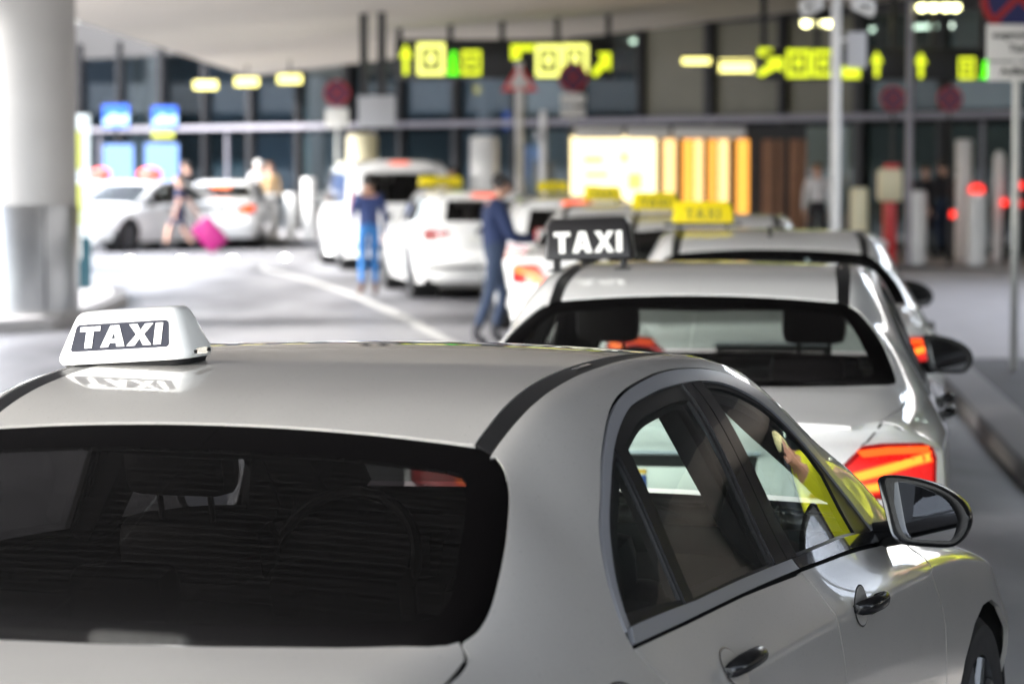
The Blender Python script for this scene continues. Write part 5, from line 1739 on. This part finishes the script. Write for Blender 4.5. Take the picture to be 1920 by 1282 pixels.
    for p in bme.polygons:
        c = np.array(p.center)
        t = np.clip(((c - A) * (B - A)).sum(1) / ((B - A) ** 2).sum(1).clip(1e-9), 0, 1)
        dd = np.linalg.norm(A + (B - A) * t[:, None] - c, axis=1)
        k = int(dd.argmin())
        pt = pa[k] if t[k] < (.72 if pa[k] == 'top' and pb[k] == 'skin' else .5) else pb[k]
        p.material_index = names.index(pt)
        p.use_smooth = True
    k = height / 1.75
    root = empty(name, loc, rz, label, "person", group, scale=k)
    body = link("body", bme, [], root)
    # hair: a cap that follows the skull
    h = MB()
    bm = bmesh.new(); bmesh.ops.create_uvsphere(bm, u_segments=20, v_segments=14, radius=1)
    c0 = sk + hu * .028 - look * .014
    bm.verts.ensure_lookup_table()
    M3 = Matrix((sidev, look, hu)).transposed()
    keep = [f for f in bm.faces if f.calc_center_median().z > (-.55 if f.calc_center_median().y < .15 else .22)]
    bmesh.ops.delete(bm, geom=[f for f in bm.faces if f not in keep], context='FACES')
    bm.verts.index_update()
    vv = [c0 + M3 @ Vector((q.co.x * .092, q.co.y * .108, q.co.z * (.098 if q.co.z > 0 else (.20 if hair_long else .10)))) for q in bm.verts]
    h.add(vv, [[q.index for q in f.verts] for f in bm.faces]); bm.free()
    h.obj("hair" if not hat else "cap", hat or hair, body)
    if hat:
        br = MB()
        pts = [(-.085, .07), (-.07, .115), (-.03, .145), (.03, .145), (.07, .115), (.085, .07)]
        br.prism(pts, c0 + hu * .040, M3 @ Vector((1, 0, 0)), M3 @ Vector((0, 1, -.18)), hu * .008)
        br.obj("cap_brim", M['sign_black'], body, smooth=False)
    for s in (-1, 1):
        ey = MB(); ey.ball(sk + look * .086 + sidev * (.032 * s) + hu * .022, .012, 8)
        ey.obj("eye", M['ink'], body)
    return root
def copy_tree(o, parent=None):
    c = o.copy()
    COL.objects.link(c)
    if parent is not None:
        c.parent = parent
        c.matrix_parent_inverse = o.matrix_parent_inverse.copy()
    for ch in list(o.children):
        copy_tree(ch, c)
    return c

def place(o, x, y, yaw, label, cat, group, z=0.0):
    o.location = (x, y, z)
    o.rotation_euler = (0, 0, PI / 2 - yaw)
    return tag(o, label, cat, group)

QUEUE = "taxis waiting in the queue"
def car_point(x, y, yaw, cx, cy, z=0.0):
    """world position of the car local point (cx forward, cy left)"""
    return (x + cx * math.sin(yaw) - cy * math.cos(yaw), y + cx * math.cos(yaw) + cy * math.sin(yaw), z)

# near taxi and the one in front of it
C1 = (-1.0666, 4.2609, .35633)
C2 = (.49, 9.70, .137)
taxi = build_sedan("taxi_car", 'silver')
place(taxi, *C1, "silver white saloon taxi filling the foreground, seen from behind with its dark rear window", "taxi", QUEUE)

def rounded_rect(hw, hd, r, n=5):
    pts = []
    for cx, cy, a0 in ((hw - r, hd - r, 0), (-hw + r, hd - r, PI / 2), (-hw + r, -hd + r, PI), (hw - r, -hd + r, 3 * PI / 2)):
        for k in range(n + 1):
            a = a0 + PI / 2 * k / n
            pts.append((cx + r * math.cos(a), cy + r * math.sin(a)))
    return pts

def loft_box(levels, n=5):
    """levels: (z, half width along y, half depth along x, corner radius, shift x)"""
    V = []; F = []
    k = 4 * (n + 1)
    for z, hw, hd, r, sx in levels:
        V += [(b + sx, a, z) for a, b in rounded_rect(hw, hd, r, n)]
    for L in range(len(levels) - 1):
        for i in range(k):
            F.append((L * k + i, L * k + (i + 1) % k, (L + 1) * k + (i + 1) % k, (L + 1) * k + i))
    F.append(tuple(range(k - 1, -1, -1)))
    F.append(tuple(range((len(levels) - 1) * k, len(levels) * k)))
    return V, F

def white_sign(x, y, z, yaw, roll, pitch=0.0):
    o = empty("taxi_sign", (x, y, z), PI / 2 - yaw, "white plastic roof sign with a navy TAXI panel on the nearest car", "taxi sign", "taxi roof signs")
    o.rotation_euler = (roll, pitch, PI / 2 - yaw)
    b = MB()
    b.add(*loft_box([(.012, .150, .066, .03, 0), (.018, .153, .069, .032, 0), (.034, .153, .069, .032, 0), (.095, .130, .047, .03, .004),
                     (.110, .122, .040, .026, .005), (.117, .114, .033, .022, .006), (.119, .105, .026, .018, .006)]))
    b.obj("housing", M['sign_white'], o, auto=40)
    f = MB()
    f.add(*loft_box([(.0, .142, .058, .028, 0), (.012, .147, .063, .03, 0)]))
    f.obj("rubber_foot", M['black_satin'], o)
    c = MB()
    c.add(*loft_box([(.0185, .1545, .0705, .033, 0), (.030, .1548, .0708, .033, 0)]))
    cc = c.obj("metal_band", M['sign_white'], o)
    for sg in (-1, 1):
        s = MB()
        s.box((.0, sg * .1545, .024), (.05, .004, .013), 0)
        s.obj("side_clip", M['bright'], o)
        for sx_ in (-.03, .03):
            s = MB(); s.tube((sx_, sg * .155, .024), (sx_, sg * .159, .024), .004, n=10); s.obj("clip_screw", M['seam'], o)
    # panel on the sloping rear face
    p0 = Vector((-.069, 0, .034)); p1 = Vector((-.043, 0, .095))
    up = (p1 - p0).normalized(); out = Vector((-up.z, 0, up.x)); right = Vector((0, -1, 0))
    ctr = (p0 + p1) / 2 + out * .0012 + up * .0015
    pan = MB()
    hw, hh, r = .112, .0295, .008
    pl = [(a, b_) for a, b_ in rounded_rect(hw, hh, r, 4)]
    pl = [(a * (1 - .04 * (b_ / hh)), b_) for a, b_ in pl]
    pan.prism(pl, ctr - out * .0015, right, up, out * .0015)
    po = pan.obj("sign_panel", M['navy_panel'], o, smooth=False)
    taxi_letters("sign_lettering", ctr + out * .0003, right, up, out, .047, M['sign_letter'], po, stretch=1.62, gap=.075)
    p0 = Vector((.069, 0, .034)); p1 = Vector((.051, 0, .095))
    return o

def block_sign(name, x, y, z, yaw, body, letters, label, w=.34, h=.125, d=.11, legs=.05, roll=0.0, group="taxi roof signs", dome=False, bar=False):
    o = empty(name, (x, y, z), PI / 2 - yaw, label, "taxi sign", group)
    o.rotation_euler = (roll, 0, PI / 2 - yaw)
    b = MB()
    if dome:
        b.ball((0, 0, legs + h * .45), (d * .6, w / 2, h * .55), 20)
    else:
        b.add(*loft_box([(legs, w / 2 - .012, d / 2 - .008, .012, 0), (legs + .008, w / 2, d / 2, .014, 0),
                         (legs + h * .8, w / 2 - .012, d / 2 - .018, .014, 0), (legs + h, w / 2 - .03, d / 2 - .032, .014, 0)]))
    b.obj("housing", M[body], o, auto=40)
    for sg in (-1, 1):
        f = MB()
        f.box((0, sg * w * .38, legs / 2), (d * .7, .018, legs), bev=.003)
        f.box((0, sg * w * .38, .004), (d * .9, .06, .008))
        f.obj("mount_foot", M['black_satin'], o)
    if bar:
        f = MB(); f.box((0, 0, legs * .8), (.035, w * 1.25, .014)); f.obj("mount_bar", M['black_satin'], o)
    if letters:
        p0 = Vector((-d / 2, 0, legs + .008)); p1 = Vector((-d / 2 + .018, 0, legs + h * .8))
        up = (p1 - p0).normalized(); out = Vector((-up.z, 0, up.x))
        ctr = (p0 + p1) / 2 + out * .001
        taxi_letters("sign_lettering", ctr, Vector((0, -1, 0)), up, out, h * .52, M[letters], o, stretch=1.25, gap=.08)
    return o

sx, sy, sz = car_point(*C1, 1.98, .435)
white_sign(sx, sy, 1.432, C1[2] + .02, -math.radians(4.2), math.radians(-1.0))

car2 = copy_tree(taxi)
for o in car2.children_recursive:
    for sl in o.material_slots:
        for a, b_ in (('silver', 'white'), ('glass_dark', 'glass_rear')):
            if sl.material == M[a]:
                sl.link = 'OBJECT'
                sl.material = M[b_]
place(car2, *C2, "white saloon taxi directly ahead of the foreground car, red tail light glowing", "taxi", QUEUE)
sx, sy, _ = car_point(*C2, 2.0, .46)
block_sign("taxi_sign", sx, sy, 1.432, C2[2], 'sign_black', 'sign_letter', "black roof sign with white TAXI lettering on the second car", w=.345, h=.16, d=.16, legs=.045, roll=-.03)
# ------------------------------------------------------------------ the rest of the queue
def sedan_at(u, D, yaw, label, group=QUEUE):
    c = copy_tree(car2)
    x = (u - 960) / FPX * D
    return place(c, x, D, yaw, label, "taxi", group)
car3 = sedan_at(1450, 15.6, .075, "white saloon taxi third in the queue, mostly hidden behind the second car")
fin = MB(); fin.prism([(-.07, 0), (.09, 0), (-.03, .06), (-.06, .06)], (1.75, .012, 1.425), (1, 0, 0), (0, 0, 1), (0, -.024, 0)); fin.obj('roof_antenna', M['black_satin'], car3)
C3 = (car3.location.x, car3.location.y, .075)
car4 = sedan_at(1325, 20.9, .06, "white saloon taxi fourth in the queue, only its roof showing")
car5 = sedan_at(1138, 26.6, .12, "white saloon taxi fifth in the queue, mostly hidden behind the black roof sign")
wag = build_box_car("taxi_car", 'wagon')
place(wag, (1085 - 960) / FPX * 32.4, 32.4, -.04, "white estate taxi beside the man in the navy jumper", "taxi", QUEUE)
wag2 = copy_tree(wag); place(wag2, (915 - 960) / FPX * 40.2, 40.2, -.16, "white estate taxi just left of the man in navy, with a yellow roof sign", "taxi", QUEUE)
van = build_box_car("taxi_minibus", 'van')
place(van, (752 - 960) / FPX * 51.0, 51.0, -.17, "white minibus with raised roof, behind the man in bright blue jeans", "minibus", QUEUE)

def sign_on(u, v_base, D, yaw, label, body='sign_yellow', letters='sign_olive', w=.40, h=.15, legs=.05, dome=False, z=None, **k):
    x, y, zz_ = at(u, v_base, D)
    return block_sign("taxi_sign", x, y, zz_ if z is None else z, yaw, body, letters, label, w=w, h=h, legs=legs, dome=dome, **k)
sign_on(1318, 440, 18.0, .075, "yellow TAXI sign on the third car, nearest of the yellow ones", w=.37, h=.125, legs=.055, z=1.437, bar=True)
sign_on(1228, 415, 23.1, .06, "yellow roof sign half hidden left of the nearest yellow one", w=.36, h=.13, z=1.437)
sign_on(1130, 402, 28.8, .12, "yellow roof sign just above the black TAXI sign", w=.36, h=.13, z=1.437)
sign_on(1036, 366, 34.6, -.04, "small yellow roof sign on the estate car beside the man in navy", w=.36, h=.11, z=1.466)
sign_on(826, 362, 42.3, -.16, "wide yellow roof sign on the estate car left of the man in navy", w=.62, h=.13, z=1.466)

# far left row
FAR = "white taxis waiting at the far left"
def far_car(u, D, yaw, label):
    c = copy_tree(car2)
    cx = (u - 960) / FPX * D
    return place(c, cx - 2.46 * math.sin(yaw), D - 2.46 * math.cos(yaw), yaw, label, "taxi", FAR)
def lights_off(car):
    for o in car.children_recursive:
        n = o.name.split(".")[0]
        if n in ("light_bar", "tail_light"):
            for sl in o.material_slots:
                sl.link = 'OBJECT'; sl.material = M['tail_off']
ya = PI + .85
fa = far_car(196, 66.8, ya, "white taxi with a red dome sign at the far left, next to the column"); lights_off(fa)
yb_ = PI + .55
fb = far_car(272, 63.5, yb_, "white taxi with a red dome sign behind the walking traveller"); lights_off(fb)
fc = far_car(428, 66.0, .04, "white taxi with glowing orange brake lights beyond the magenta suitcase")
b = MB(); b.box((1.32, 0, 1.315), (.03, .42, .05)); b.obj("high_brake_light", M['tail_amber'], fc)
sign_on(190, 350, 66.5, ya, "red dome roof sign on the far left taxi beside the column", 'sign_red', None, w=.62, h=.26, legs=.03, dome=True, z=1.43, d=.3)
sign_on(282, 360, 63.5, yb_, "red dome roof sign on the taxi behind the walking traveller", 'sign_red', None, w=.60, h=.27, legs=.03, dome=True, z=1.43, d=.3)
for o in (fa, fb):
    for sg in (-1, 1):
        b = MB(); b.ball((4.72, sg * .80, .66), (.08, .08, .05)); b.obj("turn_signal", M['orange'], o)

# ------------------------------------------------------------------ people
x, y = -.18, 30.4
person("person", (x, y, 0), -PI / 2 + .25, "man in navy jumper and dark jeans writing beside a white taxi",
       dict(waist=(0, .02, 1.10), wl=(-.10, .42, 1.08), el=(-.27, .14, 1.10), wr=(.08, .38, 1.05), er=(.26, .12, 1.08), kl=(-.12, .13, .50), al=(-.13, .02, .09), tl=(-.15, .16, .035),
            kr=(.12, -.08, .51), ar=(.13, -.24, .10), tr=(.15, -.10, .035), skull=(0, .085, 1.585), crown=(0, .085, 1.675), look=(0, .9, -.45), chest=(0, .05, 1.30), neck=(0, .05, 1.47)),
       E_['skin_b'], E_['navy'], E_['jeans_d'], E_['dark'], E_['hair'], 1.76, bulk=1.4)
o = empty("clipboard", (.32, 30.28, 1.12), .2, "small red and white booklet held by the man in navy", "booklet")
b = MB(); b.box((0, 0, 0), (.18, .02, .13), bev=.004); b.obj("cover", E_['red'], o)
b = MB(); b.box((.0, -.013, .01), (.14, .004, .09)); b.obj("page", E_['s_white'], o, smooth=False)
x, y = (691 - 960) / FPX * 41.6, 41.6
person("person", (x, y, 0), .25, "man in blue jacket and bright blue jeans standing behind the minibus",
       dict(kl=(-.08, .02, .50), kr=(.09, .03, .50)),
       E_['skin_b'], E_['blue'], E_['jeans'], E_['shoe'], E_['hair'], 1.70, bulk=1.1)
x, y = (338 - 960) / FPX * 61.5, 61.5
person("person", (x, y, 0), PI / 2 - .1, "traveller in navy top and shorts walking left with bare legs",
       dict(kl=(-.10, .24, .53), al=(-.10, .30, .12), tl=(-.11, .45, .06), kr=(.10, -.06, .49), ar=(.10, -.34, .14), tr=(.11, -.24, .04), wr=(.28, -.30, .92), er=(.25, -.15, 1.14)),
       E_['skin'], E_['navy'], E_['navy'], E_['dark'], E_['hair_b'], 1.60, bare_legs=True, sleeves=False)
o = empty("suitcase", ((392 - 960) / FPX * 61.2, 61.2, .03), 0, "magenta suitcase tilted and pulled by the walking traveller", "suitcase")
R = Matrix.Rotation(-.72, 3, 'Y')
b = MB(); b.box((0.02, 0, .34), (.46, .30, .66), bev=.08, rot=R); b.obj("shell", E_['magenta'], o)
b = MB()
for k in (-.14, .14): b.tube((-.24, k * .5, .58), (-.50, k * .5, .88), .012, n=8)
b.tube((-.50, -.09, .88), (-.50, .09, .88), .018, n=8); b.obj("handle", E_['dark'], o)
for k in (-.1, .1):
    b = MB(); b.tube((.28, k - .015, .05), (.28, k + .015, .05), .05, n=14); b.obj("wheel", E_['dark'], o)
FARP = "people waiting near the doors"
for (u, D, rz, lab, tp, lg, hr, ht, hl) in (
        (486, 69.0, .3, "white haired person in a white top behind the braking taxi", 'whitec', 'dark', 'hair_w', 1.78, False),
        (507, 68.6, 2.8, "person in a tan coat behind the braking taxi", 'tan', 'dark', 'hair_b', 1.72, True),
        (352, 69.2, 1.2, "person in black behind the walking traveller", 'dark', 'dark', 'hair', 1.75, False),
        (852, 54.5, 2.0, "person in black at the right side of the minibus", 'dark', 'dark', 'hair', 1.78, False),
        (1532, 52.5, 3.0, "person in a pale shirt left of the white lamp post", 'whitec', 'dark', 'hair_b', 1.72, False),
        (1735, 54.0, 3.0, "person in dark clothes left of the doors, between the pale bollards", 'dark', 'dark', 'hair', 1.70, False),
        (1768, 53.4, .6, "person in a dark coat right of the low red lamp", 'dark', 'jeans_d', 'hair', 1.80, False)):
    base = .14 if -(Vector(((u - 960) / FPX * D, D, 0)) - Vector((9.5, 55, 0))).dot(NF) < 5.2 else 0
    person("person", ((u - 960) / FPX * D, D, base), rz, lab, dict(), E_['skin'], E_[tp], E_[lg], E_['dark'], E_[hr], ht, FARP, hair_long=hl)
# the man whose reflection shows in the side glass
person("person", (2.03, 9.80, .0), PI - .12, "man in yellow jacket and pale cap, mirrored in the front side window",
       dict(waist=(0, .10, 1.08), chest=(0, .33, 1.24), neck=(0, .48, 1.36), skull=(0, .58, 1.44), crown=(0, .60, 1.53), look=(-.25, .88, -.35),
            sl=(-.18, .42, 1.31), sr=(.18, .42, 1.31), el=(-.22, .52, 1.05), er=(.22, .52, 1.05), wl=(-.12, .74, 1.02), wr=(.10, .74, 1.02)),
       E_['skin_b'], E_['yellow'], E_['dark'], E_['dark'], E_['hair'], 1.75, hat=E_['capc'], bulk=1.1)
